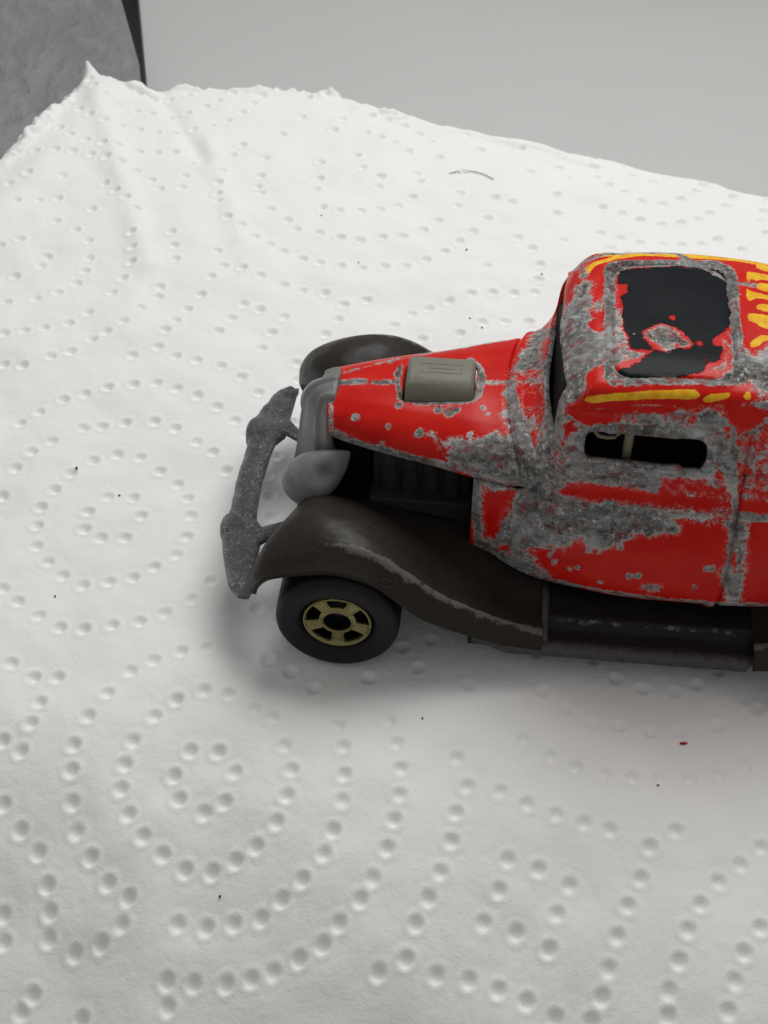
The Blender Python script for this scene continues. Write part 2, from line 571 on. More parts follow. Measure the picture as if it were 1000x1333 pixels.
# ================================================================ PAPER TOWEL
EDGE = [(-7.2, -1.0), (-5.6, 4.2), (-4.69, 6.23), (-4.3, 7.4), (-3.93, 8.3), (-3.04, 8.05), (-2.5, 8.15), (-1.6, 8.1), (-0.6, 7.85),
        (0.0, 7.45), (4.53, 5.43), (8.6, 3.6), (8.6, -7.5), (-7.2, -7.5)]
CENTRES = [(-2.47, -0.05), (-1.35, -2.87), (-0.55, 5.6), (-4.1, 4.14), (2.24, -1.23), (2.78, -4.81), (1.9, 2.6), (-5.6, -2.2),
           (5.2, 1.1), (5.9, -3.2), (3.2, 6.0), (-4.6, -5.4), (-0.6, -6.6), (-7.6, 2.0), (-2.9, 8.6), (5.4, 4.6), (-0.2, 2.2), (-2.3, 2.9)]
DOTS = [(-2.84, -1.81), (-2.63, -1.83), (-2.72, -2.08), (-2.79, -2.28), (-2.97, -2.41), (-2.81, -2.51), (-2.05, -1.8), (-2.21, -2.02), (-2.32, -2.24), (-2.4, -2.48), (-2.39, -2.68), (-2.37, -2.91), (-2.3, -3.11), (-2.18, -3.29), (-2.04, -3.47), (-1.88, -3.59), (-1.92, -3.76), (-2.06, -3.86), (-2.26, -3.89), (-2.45, -3.8), (-2.46, -3.63), (-2.51, -3.44), (-2.6, -3.24), (-2.74, -3.07), (-2.9, -2.89), (-1.86, -1.7), (-1.81, -2.23), (-1.63, -2.1), (-1.43, -2.03), (-1.22, -2.05), (-1.02, -2.19), (-0.87, -2.28), (-1.94, -2.43), (-2, -2.63), (-2, -2.82), (-1.93, -3.01), (-1.8, -3.19), (-1.66, -3.32), (-1.46, -3.41), (-1.27, -3.42), (-1.1, -3.37), (-0.94, -3.29), (-0.81, -3.13), (-0.73, -2.95), (-0.71, -2.73), (-0.76, -2.54), (-1.49, -2.54), (-1.27, -2.55), (-1.15, -2.73), (-1.19, -2.95), (-1.36, -3.02), (-1.55, -2.92), (-1.6, -2.73), (-1.5, -3.76), (-1.29, -3.8), (-1.09, -3.79), (-0.9, -3.75), (-0.74, -3.66), (-0.6, -3.55), (-0.45, -3.38), (-0.38, -3.21), (-0.32, -3.01), (-0.3, -2.79), (-0.31, -2.55), (-0.37, -2.35), (-1.56, -4.11), (-1.36, -4.14), (-1.13, -4.16), (-0.95, -4.14), (-0.78, -4.11), (-0.61, -4.04), (-0.44, -3.96), (-0.32, -3.84), (-0.17, -3.7), (-0.08, -3.55), (-1.54, -4.28), (-2.54, -4.14), (-2.62, -4.25), (-2.17, -4.3), (-2.83, -3.61), (-2.81, -3.79), (-0.04, -4.16), (-0.12, -1.89), (-3.03, -1.71), (0.67, -1.98), (0.78, -2.19), (0.92, -2.36), (1.08, -2.51), (1.26, -2.64), (1.45, -2.73), (1.65, -2.81), (1.86, -2.85), (2.07, -2.85), (2.3, -2.82), (2.52, -2.78), (2.74, -2.7), (1.25, -2.04), (1.41, -2.21), (1.62, -2.34), (1.81, -2.37), (2.06, -2.42), (2.28, -2.4), (0.05, -2.3), (0.1, -2.51), (0.12, -2.74), (0.11, -2.96), (0.08, -3.15), (0.02, -3.36), (0.55, -2.65), (0.63, -2.89), (0.87, -2.95), (1.06, -3.08), (1.27, -3.15), (1.47, -3.22), (1.67, -3.27), (1.92, -3.39), (2.12, -3.27), (1.83, -3.62), (0.53, -3.11), (0.49, -3.32), (0.41, -3.53), (0.32, -3.71), (0.22, -3.87), (0.17, -4.09), (0.37, -4.19), (0.59, -4.24), (0.79, -4.31), (0.99, -4.4), (1.18, -4.49), (0.89, -3.47), (1.11, -3.55), (1.33, -3.64), (0.82, -3.68), (0.71, -3.88), (0.94, -3.96), (1.16, -4.07), (1.22, -3.85), (1.72, -3.82), (1.63, -4.02), (1.56, -4.22), (1.51, -4.39), (2.74, -3.36), (2.57, -3.51), (2.39, -3.65), (2.24, -3.82), (2.13, -3.99), (2.04, -4.18), (1.96, -4.36), (1.94, -4.52), (2.64, -3.97), (2.51, -4.15), (2.42, -4.33), (2.35, -4.51), (1.42, -4.52), (2.59, -2.35), (-2.53, 0.25), (-2.29, 0.25), (-2.18, -0.01), (-2.29, -0.27), (-2.52, -0.29), (-2.67, -0.15), (-2.67, 0.06), (-2.51, 0.84), (-2.29, 0.79), (-2.08, 0.62), (-1.91, 0.45), (-1.79, 0.23), (-1.74, -0.02), (-1.75, -0.29), (-1.82, -0.5), (-1.99, -0.66), (-2.16, -0.77), (-2.36, -0.81), (-2.58, -0.83), (-2.78, -0.72), (-2.93, -0.56), (-3.05, -0.38), (-3.1, -0.13), (-3.1, 0.1), (-3.02, 0.33), (-2.9, 0.56), (-2.73, 0.75), (-2.9, 1.19), (-2.72, 1.24), (-2.49, 1.27), (-2.22, 1.27), (-2, 1.18), (-1.78, 0.99), (-1.62, 0.84), (-1.47, 0.6), (-3.16, 0.97), (-3.29, 0.82), (-3.42, 0.6), (-3.5, 1.25), (-3.35, 1.4), (-3.14, 1.59), (-2.96, 1.68), (-2.73, 1.77), (-2.49, 1.83), (-2.27, 1.86), (-2.05, 1.75), (-1.84, 1.64), (-1.63, 1.5), (-1.45, 1.32), (-1.3, 1.1), (-2.56, 2.3), (-2.32, 2.43), (-2.11, 2.28), (-1.88, 2.18), (-1.64, 2.1), (-1.43, 1.97), (-1.24, 1.75), (-3.93, 2.64), (-3.73, 2.69), (-3.53, 2.74), (-3.29, 2.82), (-3, 2.53), (-2.88, 2.66), (-2.71, 2.82), (-3.84, 2.15), (-3.64, 2.12), (-3.25, -0.9), (-3.1, -1.04), (-2.91, -1.19), (-2.7, -1.31), (-2.49, -1.33), (-2.26, -1.33), (-2.03, -1.28), (-1.84, -1.18), (-1.64, -1.04), (-1.48, -0.83), (-1.66, -1.61), (-1.43, -1.58), (-3.73, 3.32), (-3.52, 3.43), (-3.35, 3.64), (-3.29, 3.86), (-3.27, 4.11), (-3.34, 4.42), (-3.5, 4.64), (-3.78, 4.86), (-4.05, 5.26), (-3.82, 5.3), (-4.29, 5.19), (-4.45, 5.6), (-4.25, 5.78), (-3.85, 5.8), (-4.02, 3.23), (-4.04, 3.75), (-3.79, 3.96), (-3.76, 4.14), (-2.85, 4.51), (-2.8, 4.23), (-2.78, 3.96), (-2.84, 3.69), (-2.92, 3.4), (-3.12, 3.01), (-2.31, 4.02), (-2.35, 4.26), (-2.4, 4.51), (-2.42, 3.52), (-2.42, 3.32), (-2.57, 3.09), (-3.18, 2.33), (-3.38, 2.25), (-1.94, 5.89), (-1.96, 5.64), (-1.96, 5.4), (-1.94, 5.21), (-1.78, 4.83), (-1.61, 4.67), (-1.46, 4.48), (-1.29, 4.31), (-1.13, 4.17), (-0.9, 4.05), (-1.48, 5.85), (-1.5, 5.6), (-1.46, 5.43), (-1.32, 5.03), (-1.11, 4.83), (-1, 4.61), (-1.85, 4.17), (-1.77, 3.87), (-1.87, 3.66), (-1.96, 3.35), (-2.08, 3.09), (-2.19, 2.88), (-2.26, 2.7), (-1.55, 3.81), (-1.34, 3.66), (-1.08, 3.55), (-0.88, 3.46), (-1.5, 3.17), (-1.3, 3.08), (-1.05, 2.96), (-1.16, 2.71), (-1.26, 2.44), (-1.6, 2.93), (-1.71, 2.7), (-0.53, 7.17), (-0.62, 6.89), (-1.27, 6.82), (-0.77, 6.14), (-0.34, 6.29), (-0.26, 5.92), (-0.07, 5.54), (-0.04, 5.74), (0.39, 5.85), (0.43, 5.67), (0.34, 5.3), (0.16, 5.13), (-0.05, 5.06), (-0.27, 4.99), (-0.53, 4.99), (-0.71, 5.09), (-0.73, 4.54), (-0.49, 4.45), (-0.28, 4.42), (-0.02, 4.48), (0.21, 4.51), (0.44, 4.64), (0.62, 4.83), (-0.71, 3.97), (-0.47, 3.91), (-0.24, 3.87), (0, 3.91), (0.24, 3.94), (0.46, 4.07), (0.67, 4.2), (0.85, 4.38), (1.01, 4.57), (1.19, 4.83), (-0.64, 3.39), (-0.43, 3.22), (-0.18, 3.31), (-0.47, 2.93), (-0.61, 2.69), (0.1, 2.85), (0.29, 3.07), (0.49, 3.15), (0.7, 3.25), (0.94, 3.35), (1.17, 3.37), (1.4, 3.38), (1.63, 3.4), (1.68, 3.63), (1.71, 3.9), (1.65, 4.22), (1.51, 4.44), (1.13, 3.9), (0.78, 2.66), (1.03, 2.85), (1.27, 2.88), (1.53, 2.9), (0.67, 6.21), (1.19, 6.43), (0.94, 5.85), (1.68, 6.36), (2.02, 5.3), (2, 4.9), (2.02, 4.38)]
RINGS = [0.26, 0.68, 1.06, 1.45, 1.86, 2.28, 2.7]


def towel():
    st = 0.020
    xs = np.arange(-6.6, 8.6, st)
    ys = np.arange(-6.4, 10.2, st)
    X, Y = np.meshgrid(xs, ys)
    P = np.stack([X.ravel(), Y.ravel()], 1)
    rng = np.random.default_rng(3)

    def vnoise(x, y, s, seed):
        r = np.random.default_rng(seed)
        N = 64
        g = r.random((N, N))
        u, v_ = x * s + 100, y * s + 100
        i, j = np.floor(u).astype(int), np.floor(v_).astype(int)
        a, b = u - i, v_ - j
        a, b = a * a * (3 - 2 * a), b * b * (3 - 2 * b)
        g00, g10, g01, g11 = g[i % N, j % N], g[(i + 1) % N, j % N], g[i % N, (j + 1) % N], g[(i + 1) % N, (j + 1) % N]
        return (g00 * (1 - a) + g10 * a) * (1 - b) + (g01 * (1 - a) + g11 * a) * b - 0.5
    x, y = P[:, 0], P[:, 1]
    z = 0.10 * vnoise(x, y, 0.45, 1) + 0.055 * vnoise(x, y, 1.1, 2) + 0.060 * vnoise(x, y, 2.2, 4) + 0.018 * vnoise(x, y, 5.3, 5)
    # nearly flat under the car
    cx, cy = (x - 1.9) / 3.6, (y + 0.45) / 2.0
    flat = 1 / (1 + np.exp(-(np.hypot(cx, cy) - 1.0) * 9))
    z = z * (0.18 + 0.82 * flat)
    # near part slopes down towards the viewer
    d = np.maximum(-2.0 - y + 0.10 * x, 0)
    z -= 0.03 * d**2 / (1 + 0.12 * d)
    z -= 0.46 * 0.30 * np.logaddexp(0, (-3.3 - 0.35 * (x + 0.2) - y) / 0.30)
    # dots
    pts = [(a + rng.normal(0, .006), b + rng.normal(0, .006), 0.8 + 0.45 * rng.random()) for a, b in DOTS]
    seen = np.array(DOTS)
    cs = np.array(CENTRES)
    for ci, (a, b) in enumerate(cs):
        ph = rng.random() * 6
        for ri, r in enumerate(RINGS):
            L = 2 * pi * r * 1.09
            n = max(6, int(round(L / 0.248)))
            for k in range(n):
                th = 2 * pi * k / n + ph * (ri + 1)
                px, py = a + r * cos(th), b + 1.19 * r * sin(th)
                dd = np.hypot(px - cs[:, 0], (py - cs[:, 1]) / 1.19)
                o = np.argsort(dd)
                if o[0] != ci:
                    continue
                if dd[o[1]] - dd[o[0]] < 0.14:
                    continue
                if np.hypot(seen[:, 0] - px, seen[:, 1] - py).min() < 0.36:
                    continue
                pts.append((px + rng.normal(0, .012), py + rng.normal(0, .012), 0.8 + 0.4 * rng.random()))
    Z = z.reshape(X.shape)
    puff = np.zeros_like(Z)
    for (px, py, s) in pts:
        R = 0.24
        i0, i1 = int((py - R - ys[0]) / st), int((py + R - ys[0]) / st) + 2
        j0, j1 = int((px - R - xs[0]) / st), int((px + R - xs[0]) / st) + 2
        if i1 < 1 or j1 < 1 or i0 >= len(ys) or j0 >= len(xs):
            continue
        i0, j0 = max(i0, 0), max(j0, 0)
        dx, dy = X[i0:i1, j0:j1] - px, (Y[i0:i1, j0:j1] - py)
        rr = np.hypot(dx, dy)
        cup = -1 / (1 + np.exp((rr - 0.041) / 0.0075))
        dimple = 0.042 * s * cup + 0.011 * s * np.exp(-((rr - 0.072) / 0.022)**2)
        puff[i0:i1, j0:j1] += dimple - 0.014 * np.exp(-(rr / 0.12)**2)
    under = 1 / (1 + np.exp(-(np.hypot((X - 2.4) / 3.6, (Y + 0.7) / 2.1) - 1.0) * 8))
    far = np.clip((Y - 1.5) / 5.0, 0, 1)
    Z += puff * (0.3 + 0.7 * under) * (1 + 0.15 * far)
    z = Z.ravel()
    # folds fanning from the far left corner
    for (fx, fy, tx, ty, h, wd) in [(-3.9, 8.4, -2.6, 3.9, 0.07, 0.16), (-3.0, 8.0, -2.2, 6.2, -0.06, 0.12), (-3.5, 8.1, -4.6, 4.6, 0.05, 0.25),
                                    (-2.2, 6.6, -1.6, 4.4, 0.05, 0.14), (0.9, 6.9, 2.6, 6.0, 0.03, 0.05)]:
        dl = line_d(P, [(fx, fy), (tx, ty)])
        z += h * np.exp(-(dl / wd)**2)
    # drop over the edge down to the table
    sd = poly_sd(P, EDGE) + (0.05 * vnoise(x, y, 3.1, 9) + (x < 0.3) * (0.10 * vnoise(x, y, 7, 10) + 0.05 * vnoise(x, y, 17, 12)))
    lipn = np.maximum(vnoise(x, y, 2.3, 21), 0) + 0.6 * np.maximum(vnoise(x, y, 6.1, 22), 0)
    z += (x < 0.3) * 0.20 * lipn * np.exp(-((sd - 0.10) / 0.07)**2)
    # torn points on the far edge
    for (fx, fy, h, wx, wy) in [(-3.9, 8.32, 0.26, 0.09, 0.09), (-2.62, 8.12, 0.10, 0.24, 0.06), (-1.62, 8.05, 0.08, 0.16, 0.07), (-0.68, 7.86, 0.12, 0.10, 0.07),
                                (-3.2, 8.1, 0.07, 0.1, 0.06), (-1.1, 8.0, 0.06, 0.2, 0.06), (-4.35, 7.35, 0.07, 0.1, 0.1), (-4.6, 6.6, 0.06, 0.1, 0.12)]:
        z += h * np.exp(-np.abs((x - fx) / wx)**1.5 - ((y - fy) / wy)**2)
    o = np.maximum(0.12 - sd, 0)
    z = z - np.where(o < 0.35, o**2 * 3.0, 0.3675 + (o - 0.35) * 2.1)
    F = grid_faces(len(ys), len(xs))
    low = z < TZ - 0.05
    F = F[~low[F].all(axis=1)]
    z = np.maximum(z, TZ + 0.004)
    V = np.stack([x, y, z], 1)
    used = np.unique(F)
    mp = np.zeros(len(V), int)
    mp[used] = np.arange(len(used))
    me = bpy.data.meshes.new('paper_towel')
    V, F = V[used], mp[F]
    me.vertices.add(len(V))
    me.vertices.foreach_set('co', V.ravel())
    me.loops.add(F.size)
    me.loops.foreach_set('vertex_index', F.ravel())
    me.polygons.add(len(F))
    me.polygons.foreach_set('loop_start', np.arange(0, F.size, 4))
    me.polygons.foreach_set('loop_total', np.full(len(F), 4))
    me.polygons.foreach_set('use_smooth', np.ones(len(F), bool))
    me.update()
    me.validate()
    me.materials.append(M['towel'])
    o = bpy.data.objects.new('paper_towel', me)
    C.objects.link(o)
    o['label'] = 'white paper towel embossed with rings of dots spread under the toy car'
    o['category'] = 'paper towel'

    def height(px, py):
        i, j = int(round((py - ys[0]) / st)), int(round((px - xs[0]) / st))
        return float(z[i * len(xs) + j])
    return height


towel_h = towel()

# lint and flakes lying on the paper
def lint():
    parts = []
    for (x, y, r) in [(0.92, 4.19, .016), (1.72, 3.72, .014), (-2.86, 0.62, .02), (-2.42, 0.28, .014), (-2.80, -0.95, .014), (-0.28, 3.98, .012), (-0.72, 4.9, .012),
                      (-0.35, -1.52, .013), (-3.5, -0.6, .012), (0.3, -2.3, .012), (2.05, -2.9, .012), (0.9, 2.9, .012), (-1.2, -3.6, .015), (1.02, 2.75, .012)]:
        z = towel_h(x, y)
        a = random.random() * 3
        parts.append(tube([(x - (r := r * .75) * cos(a), y - r * sin(a), z + .006), (x, y, z + r * .5 + .006), (x + r * cos(a), y + r * sin(a), z + .006)], [r * .4, r * .8, r * .4], 7))
    o = mesh_obj('lint_specks', *join(parts), M['speck'])
    o['kind'] = 'stuff'
    pts = []
    for t in np.linspace(0, 1, 16):
        x, y = 0.78 + .52 * t, 5.78 + .10 * sin(t * 2.6) - .22 * t * t
        pts.append((x, y, towel_h(x, y) + .016))
    o = mesh_obj('hair', *tube(pts, .0045, 6), M['speck'])
    o['label'] = 'short curved hair lying on the far part of the paper towel'
    o['category'] = 'hair'
    x, y = 2.30, -2.52
    z = towel_h(x, y) + .008
    o = mesh_obj('paint_flake', *loft([[(x - .03, y, z), (x - .025, y + .012, z + .006), (x - .03, y + .006, z + .012)], [(x, y - .008, z), (x + .004, y + .016, z + .008), (x, y + .004, z + .02)],
                                       [(x + .03, y + .004, z), (x + .034, y + .012, z + .004), (x + .03, y + .008, z + .008)]]), M['redspeck'], smooth=False)
    o['label'] = 'tiny red paint flake on the towel below the running board'
    o['category'] = 'paint flake'


lint()

# ================================================================ TOY CAR
YAW = radians(-6)
car = bpy.data.objects.new('toy_car', None)
C.objects.link(car)
car.location = (-0.209, -0.253, 0.0)
car.rotation_euler = (0, 0, YAW)
car['label'] = 'worn red die-cast hot rod coupe with chipped paint on the white towel'
car['category'] = 'toy car'

# ---- upper skin: rows k6..k12 (near side), columns from hood front to tail
COLS = [
    # hood front
    [(-.19, .325, 1.385), (-.20, .34, 1.445), (-.205, .33, 1.52), (-.215, .285, 1.585), (-.225, .19, 1.63), (-.23, .09, 1.65), (-.235, 0, 1.655)],
    [(.10, .45, 1.395), (.10, .46, 1.46), (.10, .44, 1.55), (.10, .38, 1.62), (.10, .27, 1.675), (.10, .13, 1.70), (.10, 0, 1.71)],
    [(.35, .54, 1.40), (.35, .55, 1.47), (.35, .52, 1.56), (.35, .45, 1.64), (.35, .33, 1.70), (.35, .17, 1.73), (.35, 0, 1.74)],
    [(.62, .61, 1.40), (.62, .62, 1.48), (.62, .59, 1.575), (.62, .52, 1.655), (.62, .39, 1.715), (.62, .2, 1.745), (.62, 0, 1.755)],
    [(1.0, .71, 1.39), (1.0, .73, 1.48), (.98, .70, 1.59), (.95, .62, 1.68), (.93, .47, 1.74), (.92, .24, 1.768), (.92, 0, 1.775)],
    # hood rear seam
    [(1.36, .82, 1.42), (1.34, .83, 1.50), (1.32, .80, 1.60), (1.28, .72, 1.70), (1.23, .53, 1.76), (1.20, .27, 1.785), (1.19, 0, 1.79)],
    # windshield foot
    [(1.50, .90, 1.56), (1.50, .90, 1.65), (1.49, .86, 1.75), (1.48, .77, 1.82), (1.46, .58, 1.845), (1.44, .3, 1.855), (1.43, 0, 1.86)],
    [(1.54, .93, 1.62), (1.53, .91, 1.70), (1.52, .87, 1.79), (1.51, .78, 1.87), (1.49, .59, 1.90), (1.47, .3, 1.91), (1.46, 0, 1.915)],
    # header
    [(1.62, .985, 1.80), (1.61, .93, 1.98), (1.60, .87, 2.14), (1.60, .77, 2.27), (1.59, .6, 2.33), (1.58, .3, 2.35), (1.57, 0, 2.355)],
    [(1.66, 1.00, 1.85), (1.65, .94, 2.03), (1.65, .88, 2.20), (1.65, .79, 2.335), (1.64, .62, 2.40), (1.63, .31, 2.42), (1.62, 0, 2.425)],
    [(1.76, 1.01, 1.88), (1.76, .95, 2.07), (1.76, .89, 2.24), (1.76, .85, 2.42), (1.76, .66, 2.48), (1.76, .32, 2.495), (1.76, 0, 2.50)],
    [(2.05, 1.02, 1.89), (2.05, .955, 2.09), (2.05, .915, 2.30), (2.05, .875, 2.455), (2.05, .68, 2.51), (2.05, .33, 2.525), (2.05, 0, 2.53)],
    [(2.45, 1.03, 1.90), (2.45, .96, 2.10), (2.45, .925, 2.32), (2.45, .885, 2.48), (2.45, .69, 2.53), (2.45, .34, 2.545), (2.45, 0, 2.55)],
    [(2.85, 1.03, 1.90), (2.85, .965, 2.10), (2.85, .93, 2.32), (2.85, .885, 2.475), (2.85, .69, 2.53), (2.85, .34, 2.545), (2.85, 0, 2.55)],
    [(3.3, 1.02, 1.89), (3.3, .97, 2.08), (3.3, .92, 2.28), (3.3, .865, 2.42), (3.3, .67, 2.48), (3.3, .33, 2.50), (3.3, 0, 2.51)],
    [(3.8, .98, 1.80), (3.8, .93, 1.97), (3.8, .86, 2.12), (3.8, .77, 2.24), (3.8, .6, 2.31), (3.8, .31, 2.34), (3.8, 0, 2.35)],
    [(4.35, .90, 1.62), (4.33, .84, 1.73), (4.31, .76, 1.82), (4.3, .67, 1.90), (4.29, .52, 1.96), (4.28, .27, 2.0), (4.27, 0, 2.01)],
    [(4.85, .78, 1.38), (4.84, .72, 1.42), (4.83, .64, 1.47), (4.82, .55, 1.52), (4.8, .42, 1.56), (4.79, .22, 1.59), (4.78, 0, 1.6)],
    [(5.2, .66, 1.0), (5.2, .6, 1.01), (5.2, .52, 1.03), (5.2, .44, 1.05), (5.2, .33, 1.07), (5.2, .17, 1.09), (5.2, 0, 1.1)],
]
# ---- lower skin rows k0..k6
LOW = [
    [(.98, .69, .68), (.98, .75, .78), (.98, .775, .98), (.98, .78, 1.15), (.98, .77, 1.28), (.98, .75, 1.35), (.98, .70, 1.39)],
    [(1.2, .78, .64), (1.2, .85, .74), (1.2, .875, .95), (1.2, .875, 1.15), (1.2, .85, 1.30), (1.2, .82, 1.37), (1.2, .765, 1.405)],
    [(1.42, .88, .60), (1.42, .95, .70), (1.42, .985, .92), (1.42, .985, 1.17), (1.42, .945, 1.35), (1.42, .90, 1.42), (1.42, .86, 1.48)],
    [(1.65, .95, .575), (1.65, 1.03, .68), (1.65, 1.075, .92), (1.65, 1.075, 1.20), (1.65, 1.02, 1.44), (1.65, .98, 1.53), (1.65, 1.0, 1.84)],
    [(2.0, 1.0, .56), (2.0, 1.11, .66), (2.0, 1.165, .92), (2.0, 1.165, 1.23), (2.0, 1.10, 1.48), (2.0, 1.05, 1.58), (2.0, 1.02, 1.89)],
    [(2.45, 1.03, .55), (2.45, 1.15, .65), (2.45, 1.205, .93), (2.45, 1.205, 1.24), (2.45, 1.135, 1.49), (2.45, 1.085, 1.59), (2.45, 1.03, 1.90)],
    [(2.9, 1.03, .55), (2.9, 1.15, .65), (2.9, 1.21, .93), (2.9, 1.21, 1.24), (2.9, 1.14, 1.49), (2.9, 1.09, 1.59), (2.9, 1.03, 1.90)],
    [(3.35, 1.0, .55), (3.35, 1.12, .65), (3.35, 1.18, .93), (3.35, 1.18, 1.24), (3.35, 1.13, 1.49), (3.35, 1.09, 1.58), (3.35, 1.02, 1.88)],
    [(3.9, .92, .55), (3.9, 1.02, .65), (3.9, 1.08, .93), (3.9, 1.10, 1.22), (3.9, 1.07, 1.45), (3.9, 1.03, 1.54), (3.9, .975, 1.78)],
    [(4.5, .8, .55), (4.5, .88, .65), (4.5, .95, .9), (4.5, .98, 1.12), (4.5, .95, 1.30), (4.5, .92, 1.38), (4.5, .865, 1.56)],
    [(5.2, .55, .5), (5.2, .6, .6), (5.2, .65, .72), (5.2, .68, .82), (5.2, .68, .9), (5.2, .67, .95), (5.2, .66, 1.0)],
]
BS = 0.019


def body_skin():
    up = np.array(COLS)                    # (col, k, 3)
    up[:, :, 1] *= -1
    up = up.transpose(1, 0, 2)             # rows k6..k12
    far = up[::-1][1:].copy()
    far[:, :, 1] *= -1
    ctrl = np.concatenate([up, far])       # near k6 .. k12 .. far k6
    GA = surface(ctrl, BS, BS)
    lo = np.array(LOW)
    lo[:, :, 1] *= -1
    GB = surface(lo.transpose(1, 0, 2), BS, BS)
    # glue the top row of the lower skin to the bottom row of the upper skin
    k6 = GA[0]
    for j in range(GB.shape[1]):
        t = np.interp(GB[-1, j, 0], k6[:, 0], np.arange(len(k6)))
        i = int(min(t, len(k6) - 2))
        tgt = k6[i] * (1 - (t - i)) + k6[i + 1] * (t - i)
        dlt = tgt - GB[-1, j]
        wgt = np.clip((np.arange(GB.shape[0]) / (GB.shape[0] - 1) - 0.8) / 0.2, 0, 1)[:, None]
        GB[:, j] += dlt * wgt
    out = []
    for G, mir in ((GA, False), (GB, False), (GB, True)):
        N = grid_normals(G)
        V = G.reshape(-1, 3).copy()
        N = N.reshape(-1, 3).copy()
        F = grid_faces(*G.shape[:2])
        if mir:
            V[:, 1] *= -1
            N[:, 1] *= -1
            F = F[:, ::-1]
        out.append((V, F, N))
    # orient outwards
    res = []
    for V, F, N in out:
        c = np.stack([V[:, 0], V[:, 1] * 0, np.full(len(V), 1.2)], 1)
        if ((V - c) * N).sum(1).mean() < 0:
            N = -N
        # face winding
        f = F[len(F) // 2]
        fn = np.cross(V[f[1]] - V[f[0]], V[f[2]] - V[f[0]])
        if fn @ N[f[0]] < 0:
            F = F[:, ::-1]
        res.append((V, F, N))
    return res


# oblique unwrapping plane of the casting: x along the car, s across roof then down the side
def unwrap(V):
    y = V[:, 1]
    return np.stack([V[:, 0], (y + V[:, 2]) * 0.7071], 1)


